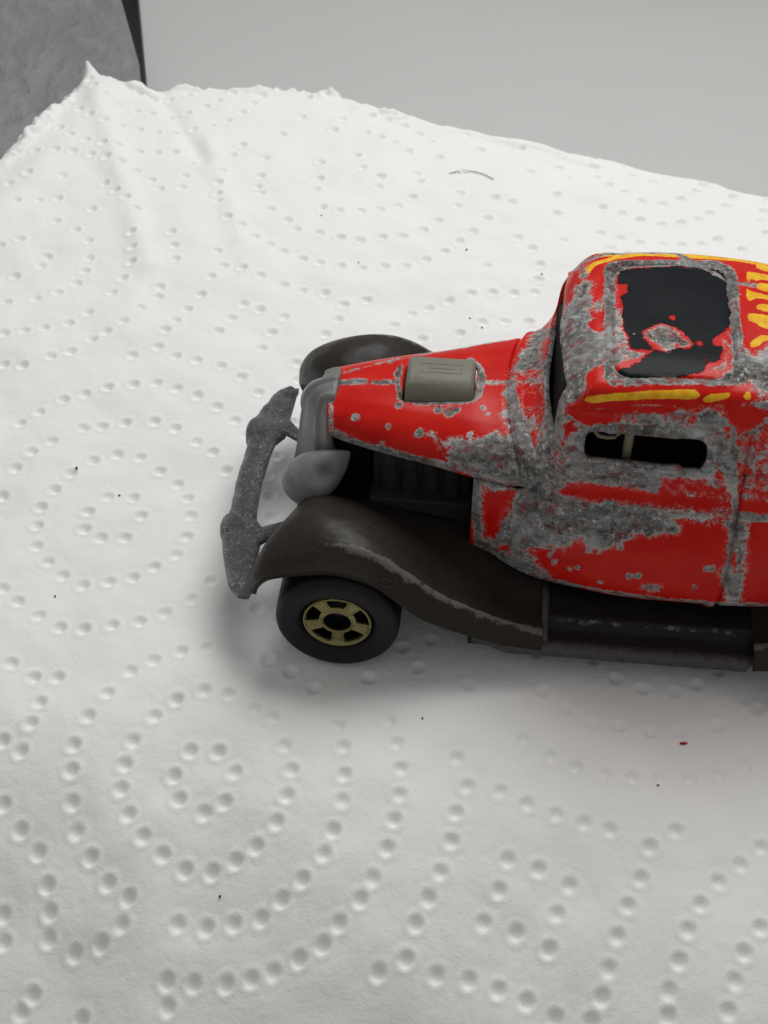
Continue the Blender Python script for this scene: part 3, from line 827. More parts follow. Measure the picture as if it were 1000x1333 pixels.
#PAINT_BEGIN
PAINT = {'ops': [
    ('line', 0.03, [(-0.157, 0.76), (0.074, 0.684), (0.364, 0.623), (0.635, 0.568), (0.818, 0.536)]),
    ('bare', 0, [(0.622, 0.787), (0.715, 0.756), (0.803, 0.766), (0.98, 0.769), (1.094, 0.812), (1.177, 0.885), (1.171, 0.978), (1.196, 1.046), (1.16, 1.141), (1.202, 1.246), (1.225, 1.385), (1.262, 1.491), (1.325, 1.61), (1.347, 1.703), (1.409, 1.775), (1.581, 1.73), (1.61, 1.179), (1.666, 0.413), (1.476, 0.346), (1.358, 0.398), (1.119, 0.472), (0.878, 0.522), (0.769, 0.562), (0.781, 0.654), (0.82, 0.696), (0.718, 0.709)]),
    ('paint', 0, [(1.12, 0.863), (1.204, 0.911), (1.244, 0.828), (1.166, 0.78)]),
    ('paint', 0, [(1.535, 1.786), (1.567, 1.629), (1.521, 1.59), (1.501, 1.434), (1.438, 1.457), (1.446, 1.604), (1.478, 1.682)]),
    ('mix', 0.0, [(1.208, 1.366), (1.444, 1.411), (1.489, 1.242), (1.501, 0.859), (1.447, 0.686), (1.352, 0.863), (1.263, 1.11)]),
    ('mix', 0.035, [(1.245, 1.222), (1.304, 1.251), (1.421, 1.235), (1.458, 1.11), (1.431, 0.988), (1.373, 1.02), (1.313, 1.051), (1.279, 1.146)]),
    ('mix', 0.03, [(1.384, 0.791), (1.41, 0.833), (1.45, 0.628), (1.417, 0.626)]),
    ('mix', 0.03, [(1.537, 0.64), (1.576, 0.672), (1.539, 0.451), (1.499, 0.404)]),
    ('line', 0.02, [(-0.221, 1.169), (0.057, 1.203)]),
    ('line', 0.013, [(0.12, 1.193), (0.335, 1.212)]),
    ('line', 0.014, [(0.94, 1.238), (1.231, 1.264)]),
    ('line', 0.02, [(0.321, 1.347), (0.319, 1.191), (0.364, 1.08), (0.508, 1.043), (0.718, 1.055), (0.925, 1.087), (0.968, 1.149)]),
    ('line', 0.026, [(0.968, 1.149), (0.99, 1.265), (0.957, 1.37), (0.877, 1.437)]),
    ('line', 0.013, [(-0.22, 1.162), (-0.217, 1.062), (-0.185, 0.968), (-0.169, 0.788)]),
    ('line', 0.003, [(-0.163, 1.258), (0.21, 1.402), (0.367, 1.451), (0.536, 1.507), (1.035, 1.637), (1.409, 1.775)]),
    ('bare', 1, [(0.059, 0.89), (0.048, 0.915), (0.023, 0.926), (-0.002, 0.915), (-0.013, 0.89), (-0.002, 0.865), (0.023, 0.854), (0.048, 0.865)]),
    ('bare', 1, [(0.319, 0.836), (0.311, 0.854), (0.293, 0.862), (0.275, 0.854), (0.267, 0.836), (0.275, 0.818), (0.293, 0.81), (0.311, 0.818)]),
    ('bare', 1, [(0.574, 0.795), (0.563, 0.82), (0.538, 0.831), (0.513, 0.82), (0.502, 0.795), (0.513, 0.77), (0.538, 0.759), (0.563, 0.77)]),
    ('bare', 1, [(0.341, 1.288), (0.33, 1.313), (0.305, 1.324), (0.28, 1.313), (0.269, 1.288), (0.28, 1.263), (0.305, 1.252), (0.33, 1.263)]),
    ('bare', 1, [(0.387, 1.007), (0.378, 1.03), (0.355, 1.039), (0.332, 1.03), (0.323, 1.007), (0.332, 0.984), (0.355, 0.975), (0.378, 0.984)]),
    ('bare', 1, [(0.699, 1.0), (0.688, 1.025), (0.663, 1.036), (0.638, 1.025), (0.627, 1.0), (0.638, 0.975), (0.663, 0.964), (0.688, 0.975)]),
    ('bare', 1, [(0.803, 0.98), (0.789, 1.014), (0.755, 1.028), (0.721, 1.014), (0.707, 0.98), (0.721, 0.946), (0.755, 0.932), (0.789, 0.946)]),
    ('bare', 1, [(0.839, 1.002), (0.83, 1.025), (0.807, 1.034), (0.784, 1.025), (0.775, 1.002), (0.784, 0.979), (0.807, 0.97), (0.83, 0.979)]),
    ('bare', 1, [(1.037, 1.033), (1.03, 1.05), (1.013, 1.057), (0.996, 1.05), (0.989, 1.033), (0.996, 1.016), (1.013, 1.009), (1.03, 1.016)]),
    ('bare', 1, [(1.069, 0.978), (1.064, 0.989), (1.053, 0.994), (1.042, 0.989), (1.037, 0.978), (1.042, 0.967), (1.053, 0.962), (1.064, 0.967)]),
    ('bare', 1, [(0.255, 1.403), (0.25, 1.417), (0.236, 1.422), (0.222, 1.417), (0.217, 1.403), (0.222, 1.389), (0.236, 1.384), (0.25, 1.389)]),
    ('bare', 1, [(0.497, 1.49), (0.492, 1.501), (0.481, 1.506), (0.47, 1.501), (0.465, 1.49), (0.47, 1.479), (0.481, 1.474), (0.492, 1.479)]),
    ('bare', 1, [(0.954, 0.809), (0.947, 0.826), (0.93, 0.833), (0.913, 0.826), (0.906, 0.809), (0.913, 0.792), (0.93, 0.785), (0.947, 0.792)]),
    ('bare', 1, [(0.265, 0.704), (0.259, 0.718), (0.245, 0.724), (0.231, 0.718), (0.225, 0.704), (0.231, 0.69), (0.245, 0.684), (0.259, 0.69)]),
    ('bare', 0, [(1.695, 2.046), (1.699, 2.258), (1.739, 2.179), (1.727, 2.068), (1.795, 2.013), (1.744, 1.957), (1.782, 1.869), (1.759, 1.757), (1.77, 1.642), (1.825, 1.602), (1.908, 1.645), (1.948, 1.617), (1.936, 1.551), (1.91, 1.417), (1.86, 1.363), (1.823, 1.319), (1.771, 1.288), (1.747, 1.168), (1.714, 1.113), (1.703, 1.059), (1.627, 1.02), (1.606, 0.98), (1.565, 0.846), (1.593, 0.409), (1.415, 0.388), (1.492, 1.109), (1.536, 1.736)]),
    ('bare', 0, [(1.799, 1.869), (1.844, 1.876), (1.871, 1.833), (1.854, 1.778), (1.798, 1.771), (1.76, 1.813)]),
    ('mix', 0.05, [(1.737, 1.676), (1.879, 1.681), (1.873, 1.608), (1.797, 1.595)]),
    ('mix', 0.03, [(1.802, 1.374), (1.876, 1.381), (1.86, 1.338)]),
    ('mix', 0.05, [(1.73, 1.228), (1.797, 1.288), (1.876, 1.301), (1.889, 1.172), (1.749, 1.134)]),
    ('line', 0.012, [(1.654, 2.202), (1.73, 2.265), (1.895, 2.339), (2.144, 2.366), (2.43, 2.378), (2.83, 2.102), (3.02, 2.098)]),
    ('yellow', 0, [(1.727, 2.18), (1.774, 2.239), (1.953, 2.308), (2.135, 2.353), (2.373, 2.368), (2.905, 2.363), (3.058, 2.351), (3.058, 2.343), (2.905, 2.355), (2.43, 2.369), (2.132, 2.327), (1.951, 2.276), (1.802, 2.205), (1.744, 2.118), (1.688, 2.094)]),
    ('yellow', 0, [(1.83, 2.3), (2.2, 2.33), (2.9, 2.33), (3.4, 2.29), (3.4, 2.345), (2.9, 2.385), (2.2, 2.385), (1.83, 2.35)]),
    ('line', 0.026, [(1.93, 2.11), (1.911, 1.815), (1.913, 1.548), (1.903, 1.352), (1.883, 1.231)]),
    ('line', 0.013, [(1.883, 1.231), (1.932, 1.175), (2.197, 1.208), (2.462, 1.224), (2.682, 1.256)]),
    ('line', 0.024, [(2.708, 1.274), (2.767, 1.351), (2.809, 1.673), (2.854, 2.091), (2.842, 2.226), (2.751, 2.291), (2.362, 2.264), (2.069, 2.23), (1.966, 2.176), (1.93, 2.11)]),
    ('black', 0, [(1.977, 2.168), (2.125, 2.199), (2.362, 2.23), (2.743, 2.246), (2.806, 2.19), (2.812, 2.088), (2.778, 1.673), (2.745, 1.411), (2.709, 1.292), (2.307, 1.247), (1.931, 1.215), (1.903, 1.255), (1.948, 1.345), (1.963, 1.821)]),
    ('noblack', 0, [(1.963, 2.05), (2.038, 2.04), (2.042, 1.968), (1.989, 1.929), (2.009, 1.825), (1.995, 1.741), (2.009, 1.62), (2.035, 1.556), (2.053, 1.459), (2.124, 1.462), (2.188, 1.453), (2.121, 1.379), (2.029, 1.313), (1.919, 1.279), (1.9, 1.544), (1.911, 1.815)]),
    ('mix', -0.012, [(1.93, 1.822), (2.009, 1.825), (2.003, 1.62), (2.045, 1.523), (2.053, 1.459), (2.183, 1.453), (2.121, 1.386), (1.933, 1.321)]),
    ('mix', 0.03, [(1.963, 2.065), (2.015, 2.054), (1.986, 1.823), (1.958, 1.856)]),
    ('noblack', 0, [(2.136, 1.614), (2.205, 1.672), (2.284, 1.704), (2.371, 1.676), (2.434, 1.62), (2.5, 1.539), (2.463, 1.491), (2.37, 1.491), (2.302, 1.448), (2.206, 1.48), (2.145, 1.562)]),
    ('bare', 0, [(2.174, 1.61), (2.215, 1.659), (2.283, 1.684), (2.359, 1.661), (2.399, 1.598), (2.441, 1.568), (2.472, 1.537), (2.443, 1.509), (2.383, 1.524), (2.342, 1.476), (2.288, 1.479), (2.209, 1.526), (2.167, 1.563)]),
    ('noblack', 0, [(2.797, 1.742), (2.743, 1.682), (2.683, 1.624), (2.63, 1.588), (2.646, 1.524), (2.713, 1.536), (2.682, 1.438), (2.635, 1.39), (2.588, 1.412), (2.578, 1.349), (2.522, 1.291), (2.414, 1.272), (2.371, 1.286), (2.414, 1.255), (2.762, 1.279)]),
    ('mix', 0.015, [(2.738, 1.681), (2.771, 1.671), (2.783, 1.544), (2.765, 1.321), (2.468, 1.27), (2.605, 1.351), (2.69, 1.407), (2.686, 1.598)]),
    ('noblack', 0, [(2.571, 1.536), (2.563, 1.556), (2.543, 1.564), (2.523, 1.556), (2.515, 1.536), (2.523, 1.516), (2.543, 1.508), (2.563, 1.516)]),
    ('noblack', 0, [(2.383, 1.75), (2.377, 1.762), (2.365, 1.768), (2.353, 1.762), (2.347, 1.75), (2.353, 1.738), (2.365, 1.732), (2.377, 1.738)]),
    ('yellow', 0, [(2.982, 2.358), (3.039, 2.353), (3.152, 2.331), (3.394, 2.278), (3.403, 2.282), (3.152, 2.32), (3.058, 2.332), (3.024, 2.304), (2.994, 2.334)]),
    ('yellow', 0, [(3.053, 2.325), (3.096, 2.339), (3.246, 2.315), (3.226, 2.242), (3.104, 2.249), (3.049, 2.275)]),
    ('yellow', 0, [(2.961, 2.224), (3.01, 2.229), (3.216, 2.2), (3.369, 2.185), (3.36, 2.144), (3.178, 2.156), (3.058, 2.158), (3.026, 2.14), (2.988, 2.166), (2.959, 2.119), (2.948, 2.132)]),
    ('yellow', 0, [(3.014, 2.095), (3.054, 2.128), (3.201, 2.115), (3.19, 2.04), (3.073, 2.05), (3.016, 2.066)]),
    ('yellow', 0, [(2.941, 2.073), (2.961, 2.046), (3.005, 2.029), (3.155, 2.008), (3.332, 1.993), (3.324, 1.949), (3.147, 1.964), (3.004, 1.978), (2.948, 1.944), (2.928, 1.971)]),
    ('yellow', 0, [(2.989, 1.906), (3.027, 1.93), (3.141, 1.92), (3.16, 1.859), (3.046, 1.862), (2.991, 1.878)]),
    ('yellow', 0, [(2.917, 1.831), (2.957, 1.834), (3.126, 1.822), (3.297, 1.799), (3.278, 1.676), (3.109, 1.693), (3.043, 1.707), (2.99, 1.729), (2.976, 1.754), (2.92, 1.763)]),
    ('yellow', 0, [(2.912, 1.585), (2.961, 1.621), (2.992, 1.65), (3.104, 1.647), (3.1, 1.614), (3.014, 1.6), (2.952, 1.543), (2.907, 1.539)]),
    ('bare', 0, [(2.804, 1.608), (2.832, 1.6), (2.868, 1.535), (2.898, 1.461), (2.941, 1.459), (2.989, 1.527), (3.055, 1.565), (3.261, 1.552), (3.245, 1.213), (2.942, 1.157), (2.901, 1.211), (2.92, 1.254), (2.895, 1.27), (2.756, 1.245), (2.736, 1.288), (2.761, 1.412)]),
    ('yellow', 0, [(1.73, 1.049), (1.738, 1.075), (1.936, 1.109), (2.2, 1.146), (2.49, 1.17), (2.529, 1.129), (2.495, 1.101), (2.205, 1.088), (1.942, 1.058), (1.785, 1.035)]),
    ('yellow', 0, [(2.547, 1.114), (2.597, 1.144), (2.729, 1.164), (2.73, 1.126), (2.603, 1.087), (2.551, 1.083)]),
    ('yellow', 0, [(2.82, 1.137), (2.862, 1.196), (2.884, 1.126), (2.848, 1.118)]),
    ('mix', 0.004, [(1.76, 1.018), (2.208, 1.068), (2.788, 1.088), (2.916, 1.128), (3.214, 1.152), (3.246, 1.073), (2.793, 1.057), (2.214, 1.028), (1.737, 0.975)]),
    ('bare', 0, [(2.865, 1.103), (2.996, 1.134), (3.214, 1.152), (3.215, 1.097), (3.002, 1.076), (2.897, 1.069)]),
    ('mix', 0.06, [(1.772, 0.915), (1.949, 1.007), (2.319, 1.039), (2.375, 1.027), (2.22, 0.975), (1.962, 0.91), (1.804, 0.874)]),
    ('bare', 0, [(1.907, 0.844), (1.953, 0.899), (2.036, 0.955), (2.166, 0.977), (2.291, 0.884), (2.507, 0.881), (2.509, 1.02), (2.663, 1.049), (2.723, 1.012), (2.742, 0.911), (2.783, 0.836), (2.832, 0.706), (2.862, 0.437), (2.77, 0.584), (2.687, 0.697), (2.643, 0.843), (2.511, 0.861), (2.186, 0.861)]),
    ('mix', -0.012, [(2.063, 0.956), (2.165, 0.988), (2.427, 1.035), (2.499, 1.019), (2.513, 0.938), (2.29, 0.894), (2.086, 0.881)]),
    ('mix', 0.006, [(2.742, 0.988), (3.243, 1.1), (3.381, 0.42), (2.928, 0.416), (2.842, 0.707)]),
    ('mix', 0.06, [(2.741, 1.054), (2.896, 1.074), (3.008, 1.04), (2.943, 0.948), (2.833, 0.906), (2.755, 0.973)]),
    ('mix', -0.015, [(1.542, 0.841), (1.634, 0.952), (1.803, 0.88), (1.756, 0.808), (1.712, 0.605), (1.672, 0.458), (1.499, 0.404)]),
    ('mix', 0.05, [(1.593, 0.877), (1.664, 0.91), (1.703, 0.848), (1.631, 0.813)]),
    ('bare', 0, [(1.646, 0.565), (1.735, 0.602), (2.001, 0.597), (2.654, 0.624), (2.743, 0.582), (2.755, 0.518), (2.558, 0.548), (2.344, 0.517), (2.327, 0.45), (2.02, 0.474), (1.796, 0.487), (1.606, 0.449)]),
    ('mix', 0.012, [(2.308, 0.569), (2.671, 0.588), (2.734, 0.484), (2.857, 0.465), (2.868, 0.399), (2.413, 0.429)]),
    ('mix', 0.06, [(1.626, 0.422), (1.826, 0.473), (2.023, 0.452), (2.358, 0.43), (2.866, 0.41), (2.874, 0.344), (2.588, 0.346), (2.31, 0.36), (2.031, 0.374), (1.807, 0.394), (1.666, 0.407)]),
    ('bare', 0, [(0.939, 0.503), (1.412, 0.429), (1.431, 0.332), (1.225, -0.117), (1.042, -0.048)]),
    ('paint', 0, [(1.046, 0.427), (1.155, 0.386), (1.212, 0.401), (1.332, 0.453), (1.322, 0.338), (1.236, 0.181), (1.194, 0.029), (1.086, 0.021), (1.057, 0.264)]),
    ('bare', 0, [(1.372, 0.446), (1.583, 0.403), (1.726, 0.366), (2.034, 0.352), (2.479, 0.333), (2.891, 0.339), (2.918, 0.275), (2.627, 0.276), (2.468, 0.259), (2.54, 0.213), (2.492, 0.164), (2.228, 0.134), (2.089, 0.037), (1.964, 0.004), (1.848, 0.025), (1.826, 0.069), (1.759, 0.059), (1.711, -0.01), (1.683, -0.012), (1.619, 0.042), (1.596, -0.007), (1.432, -0.044), (1.514, -0.152), (1.625, -0.236), (1.478, -0.238), (1.3, -0.162), (1.077, -0.063), (1.031, 0.023), (1.183, 0.022), (1.232, 0.157), (1.293, 0.336), (1.36, 0.42)]),
    ('mix', 0.012, [(1.209, -0.012), (1.298, 0.006), (1.337, -0.1), (1.284, -0.105), (1.207, -0.061)]),
    ('mix', 0.002, [(2.725, 0.373), (3.085, 0.371), (3.153, 0.292), (2.766, 0.275)]),
    ('line', 0.02, [(1.059, -0.056), (1.314, -0.179), (1.55, -0.26), (1.93, -0.323), (2.442, -0.356), (2.973, -0.357), (3.314, -0.34), (3.598, -0.316)]),
    ('line', 0.02, [(2.794, 0.914), (2.832, 0.706), (2.877, 0.493), (2.926, 0.276)]),
    ('bare', 0, [(2.832, 0.28), (3.021, 0.282), (3.026, 0.056), (3.059, -0.177), (3.093, -0.341), (2.991, -0.35), (2.912, -0.188), (2.867, -0.072), (2.901, -0.011), (2.89, 0.131)]),
    ('mix', 0.03, [(2.924, 0.077), (2.951, 0.096), (3.002, -0.091), (2.969, -0.124)]),
    ('line', 0.022, [(2.892, 0.328), (3.148, 0.314), (3.399, 0.31)]),
    ('bare', 0, [(2.337, -0.247), (2.392, -0.23), (2.454, -0.249), (2.455, -0.28), (2.386, -0.286)]),
    ('bare', 1, [(1.675, -0.122), (1.668, -0.105), (1.651, -0.098), (1.634, -0.105), (1.627, -0.122), (1.634, -0.139), (1.651, -0.146), (1.668, -0.139)]),
    ('bare', 1, [(1.792, -0.167), (1.786, -0.153), (1.772, -0.147), (1.758, -0.153), (1.752, -0.167), (1.758, -0.181), (1.772, -0.187), (1.786, -0.181)]),
    ('bare', 1, [(1.842, -0.15), (1.836, -0.136), (1.822, -0.13), (1.808, -0.136), (1.802, -0.15), (1.808, -0.164), (1.822, -0.17), (1.836, -0.164)]),
    ('bare', 1, [(1.924, -0.007), (1.915, 0.016), (1.892, 0.025), (1.869, 0.016), (1.86, -0.007), (1.869, -0.03), (1.892, -0.039), (1.915, -0.03)]),
    ('bare', 1, [(1.99, -0.013), (1.983, 0.004), (1.966, 0.011), (1.949, 0.004), (1.942, -0.013), (1.949, -0.03), (1.966, -0.037), (1.983, -0.03)]),
    ('bare', 1, [(2.794, -0.08), (2.787, -0.063), (2.77, -0.056), (2.753, -0.063), (2.746, -0.08), (2.753, -0.097), (2.77, -0.104), (2.787, -0.097)]),
    ('bare', 1, [(2.833, -0.077), (2.826, -0.06), (2.809, -0.053), (2.792, -0.06), (2.785, -0.077), (2.792, -0.094), (2.809, -0.101), (2.826, -0.094)]),
    ('bare', 1, [(2.736, -0.234), (2.73, -0.22), (2.716, -0.214), (2.702, -0.22), (2.696, -0.234), (2.702, -0.248), (2.716, -0.254), (2.73, -0.248)]),
    ('bare', 1, [(2.307, -0.178), (2.3, -0.161), (2.283, -0.154), (2.266, -0.161), (2.259, -0.178), (2.266, -0.195), (2.283, -0.202), (2.3, -0.195)]),
    ('bare', 1, [(2.239, -0.184), (2.232, -0.167), (2.215, -0.16), (2.198, -0.167), (2.191, -0.184), (2.198, -0.201), (2.215, -0.208), (2.232, -0.201)]),
    ('bare', 1, [(1.651, -0.028), (1.644, -0.011), (1.627, -0.004), (1.61, -0.011), (1.603, -0.028), (1.61, -0.045), (1.627, -0.052), (1.644, -0.045)]),
    ('bare', 1, [(1.633, -0.065), (1.626, -0.048), (1.609, -0.041), (1.592, -0.048), (1.585, -0.065), (1.592, -0.082), (1.609, -0.089), (1.626, -0.082)]),
    ('bare', 1, [(2.033, -0.244), (2.028, -0.23), (2.014, -0.225), (2.0, -0.23), (1.995, -0.244), (2.0, -0.258), (2.014, -0.263), (2.028, -0.258)]),
    ('bare', 1, [(2.141, 0.033), (2.134, 0.05), (2.117, 0.057), (2.1, 0.05), (2.093, 0.033), (2.1, 0.016), (2.117, 0.009), (2.134, 0.016)]),
    ('line', 0.05, [(1.735, 0.602), (1.717, 0.714), (1.766, 0.819), (1.97, 0.848), (2.348, 0.866), (2.554, 0.858), (2.645, 0.801), (2.673, 0.642), (2.193, 0.604), (1.736, 0.591)]),
    ('line', 0.03, [(0.98, 0.452), (1.019, 0.202), (1.062, -0.047)]),
]}
#PAINT_END


def paint_fields(V, N):
    A = unwrap(V)
    # faces turned to the far side look up the mirrored near-side pattern
    away = (N @ np.array([0, -0.7071, 0.7071])) < -0.05
    Vm = V.copy()
    Vm[:, 1] *= -1
    A = np.where(away[:, None], unwrap(Vm), A)
    paint = np.full(len(V), 0.3)
    yellow = np.full(len(V), -0.3)
    black = np.full(len(V), -0.3)
    for kind, val, poly in PAINT.get('ops', []):
        if kind == 'line':            # bare line of half width val
            d = line_d(A, poly)
            paint = np.minimum(paint, (d - val * 1.15) * 2.4)
            continue
        sd = poly_sd(A, poly)
        if kind == 'bare':
            paint = np.minimum(paint, -sd * (2.6 if val else 1.0))
        elif kind == 'paint':
            paint = np.maximum(paint, np.minimum(sd, 0.3))
        elif kind == 'mix':
            wgt = np.clip(sd / 0.03 + 0.5, 0, 1)
            paint = paint * (1 - wgt) + val * wgt
        elif kind == 'yellow':
            yellow = np.maximum(yellow, sd)
        elif kind == 'noyellow':
            yellow = np.minimum(yellow, -sd)
        elif kind == 'black':
            black = np.maximum(black, sd)
        elif kind == 'noblack':
            black = np.minimum(black, -sd)
    paint = np.maximum(paint, -0.062)
    return paint, yellow, black


def make_body():
    skins = body_skin()
    pieces = {'cab': [], 'hood': [], 'roof_panel': [], 'door': [], 'door2': []}
    for si, (V, F, N) in enumerate(skins):
        x, y, z = V.T
        side = np.abs(N[:, 1])
        h = np.zeros(len(V))
        if si == 0:
            # raised centre strip of the hood
            on = (x < 1.19)
            h += np.where(on, 0.012 * np.exp(-(y / 0.016)**2), 0)
            # seam behind the hood: groove then raised bead
            seam = np.interp(np.abs(y), [0, .27, .53, .72, .80, .83], [1.19, 1.20, 1.23, 1.28, 1.32, 1.36])
            h += -0.022 * np.exp(-((x - seam) / 0.016)**2) + 0.02 * np.exp(-((x - seam - 0.055) / 0.022)**2)
            h += -0.014 * np.exp(-((x - seam - 0.12) / 0.02)**2)
            # roof panel: raised frame round a slightly sunken panel
            rs = rrect_sd(x, y, 1.92, 2.80, -0.76, 0.64, 0.13)
            m = (x > 1.7) & (z > 2.3)
            h += np.where(m, 0.016 * np.exp(-((rs + 0.03) / 0.025)**2) - 0.018 * np.exp(-((rs - 0.008) / 0.014)**2), 0)
            # drip rail over the side window
            h += np.where((x > 1.62) & (x < 3.2), 0.022 * np.exp(-((z - 2.30 + 0.05 * (x - 2.3)**2) / 0.022)**2) * (side > .4), 0)
        # door rear seam
        h += np.where((z < 2.2) & (np.abs(y) > .7), -0.03 * np.exp(-((x - 2.93) / 0.014)**2) + 0.02 * np.exp(-((x - 2.88) / 0.03)**2), 0)
        if si > 0:
            # belt bead
            zb = np.interp(x, [1.4, 1.65, 2.0, 2.9, 3.5], [1.42, 1.53, 1.58, 1.585, 1.57])
            h += np.where(x > 1.42, 0.022 * np.exp(-((z - zb) / 0.022)**2), 0)
            # slanting door front / cowl pillar
            d = line_d(np.stack([x, z], 1), [(1.40, 1.42), (1.30, 1.2), (1.18, .72)])
            h += 0.022 * np.exp(-(d / 0.028)**2) - 0.016 * np.exp(-((d - 0.06) / 0.02)**2)
            # rolled lower edge
            d = z - np.interp(x, [.98, 1.2, 1.42, 1.65, 2.0, 2.45, 3.35], [.70, .66, .62, .595, .58, .57, .57])
            h += 0.02 * np.exp(-(d / 0.03)**2)
        # hammered, uneven casting
        r = np.random.default_rng(11)
        for _ in range(26):
            k = r.normal(size=3) * 4.5
            h += 0.0011 * np.sin(V @ k + r.random() * 6)
        V = V + N * h[:, None]
        x, y, z = V.T
        # openings, and the seams that split the casting into its panels
        holes, seams = [], []
        seam_x = lambda P: np.interp(np.abs(P[:, 1]), [0, .27, .53, .72, .80, .83], [1.19, 1.20, 1.23, 1.28, 1.32, 1.36]) - P[:, 0]
        panel = lambda P: np.where(P[:, 2] > 2.3, rrect_sd(P[:, 0], P[:, 1], 1.928, 2.792, -0.752, 0.632, 0.13), -1)
        front = lambda P: P[:, 0] - np.interp(P[:, 2], [.72, 1.2, 1.42, 1.9], [1.24, 1.37, 1.46, 1.7])
        rear = lambda P: 2.93 - P[:, 0]
        if si == 0:
            holes.append(lambda P: np.where(np.abs(P[:, 1]) > .85, rrect_sd(P[:, 0], P[:, 2] + .012 * (P[:, 0] - 2.2), 1.765, 2.645, 1.918, 2.125, 0.055), -1))
            holes.append(lambda P: np.where((P[:, 0] < 1.67) & (P[:, 0] > 1.44), np.minimum(np.minimum(P[:, 2] - 1.94, 2.33 - P[:, 2]), np.interp(P[:, 2], [1.9, 2.3], [0.80, 0.69]) - np.abs(P[:, 1])), -1))
            holes.append(lambda P: np.where(P[:, 2] > 1.5, rrect_sd(P[:, 0], P[:, 1], 0.37, 0.94, -0.245, 0.245, 0.05), -1))
            holes.append(lambda P: np.where((P[:, 0] > 3.5) & (P[:, 0] < 4.3), np.minimum(np.minimum(P[:, 0] - 3.75, 4.1 - P[:, 0]), 0.42 - np.abs(P[:, 1])), -1))
            seams += [seam_x, panel]
        else:
            seams += [front, rear]
        for fn in holes + seams:
            sd = fn(V)
            k = np.where(np.abs(sd) < 0.55 * BS)[0]
            if not len(k):
                continue
            P = V[k]
            e = 1e-3
            g = np.stack([(fn(P + e * np.eye(3)[a_]) - fn(P - e * np.eye(3)[a_])) / (2 * e) for a_ in range(3)], 1)
            g -= N[k] * (g * N[k]).sum(1, keepdims=True)
            g2 = (g * g).sum(1, keepdims=True)
            stp = np.where(g2 > .05, -sd[k][:, None] * g / np.maximum(g2, .05), 0)
            stp *= np.minimum(1, BS / np.maximum(np.linalg.norm(stp, axis=1, keepdims=True), 1e-9))
            V[k] = P + stp
        cen = V[F].mean(axis=1)
        for fn in holes:
            keep = ~(fn(cen) > 0)
            F, cen = F[keep], cen[keep]
        key = np.full(len(F), 'cab', dtype=object)
        if si == 0:
            key[seam_x(cen) > 0] = 'hood'
            key[panel(cen) > 0] = 'roof_panel'
        else:
            key[(front(cen) > 0) & (rear(cen) > 0)] = 'door' if si == 1 else 'door2'
        for kname in set(key):
            pieces[kname].append((V, F[key == kname], N))
    body = None
    labels = {'hood': 'red hood with chipped bare metal edges', 'roof_panel': 'black painted roof panel with a bare chip',
              'door': 'red door worn to bare metal'}
    for kname in ('cab', 'hood', 'roof_panel', 'door', 'door2'):
        VV, FF, P, Y, K = [], [], [], [], []
        off = 0
        for V, F, N in pieces[kname]:
            p, yl, bk = paint_fields(V, N)
            ps = np.where((V[:, 2] > 2.3) & (V[:, 0] > 1.7) & (V[:, 0] < 3.0), rrect_sd(V[:, 0], V[:, 1], 1.92, 2.80, -0.76, 0.64, 0.13), -1)
            bk = np.minimum(bk, ps * 1.5 - 0.01)
            p = np.minimum(p, (np.abs(ps + 0.025) - 0.032) * 2.4)
            v2, f2, used = shell(V, F, N, 0.05, 3)
            n = len(used)
            P += [p[used], np.minimum(p[used], 0) - .1]
            Y += [yl[used], yl[used]]
            K += [bk[used], bk[used]]
            VV.append(v2)
            FF += [tuple(int(i) + off for i in f) for f in f2]
            off += len(v2)
        o = mesh_obj('door' if kname == 'door2' else kname, np.concatenate(VV), FF, M['body'], car, label=labels.get(kname))
        set_attr(o, 'paint', np.concatenate(P))
        set_attr(o, 'yellow', np.concatenate(Y))
        set_attr(o, 'black', np.concatenate(K))


make_body()

# ---- engine scoop rising through the hood
prof = [(-.225, 1.45), (-.23, 1.74), (-.215, 1.80), (-.165, 1.855), (-.09, 1.875), (.09, 1.875), (.165, 1.855), (.215, 1.80), (.23, 1.74), (.225, 1.45)]
xs_ = [.392, .40, .425, .90, .925, .933]
ins = [.05, .02, 0, 0, .02, .05]
S = [[(x, y * (1 - i * 1.5), z - (i * 0.9 if z > 1.7 else 0)) for y, z in prof] for x, i in zip(xs_, ins)]
v, f = loft(S)
sp = mesh_obj('air_scoop', v, f, M['scoop'], car, label='grey plastic scoop box standing up through the hood')
bevel(sp, 0.012, 2)
parts = [box(.50, .83, -.055, -.040, 1.872, 1.8785), box(.50, .83, .055, .070, 1.872, 1.8785), box(.50, .515, -.040, .055, 1.872, 1.8785), box(.815, .83, -.040, .055, 1.872, 1.8785),
         box(.56, .77, 0.0, .02, 1.872, 1.8785)]
v, f = join(parts)
o = mesh_obj('moulded_rib', v, f, M['scoop'], sp, smooth=False)
bevel(o, 0.005, 2)

# ---- engine block
parts = [box(.16, .95, -.36, .36, .55, 1.38)]
for k in range(4):
    cx = .29 + k * .17
    for s in (-1, 1):
        parts.append(tube([(cx, s * .32, 0.75), (cx, s * .325, 1.0), (cx, s * .32, 1.18), (cx, s * .27, 1.30)], [.085, .09, .08, .06], 18))
parts.append(box(.14, .98, -.50, .50, .55, .90))
v, f = join(parts)
o = mesh_obj('engine_block', v, f, M['engine'], car)
v2, f2 = box(-.15, .13, -.26, .26, .4, 1.36)
mesh_obj('gap_shade_block', v2, f2, M['hub'], car, smooth=False)  # near-black block added so the gap behind the headlight reads as shade
v2, f2 = box(-.34, .16, -.52, .52, .45, .86)
mesh_obj('front_crossmember', v2, f2, M['hub'], car, smooth=False)
bevel(o, 0.02, 3)

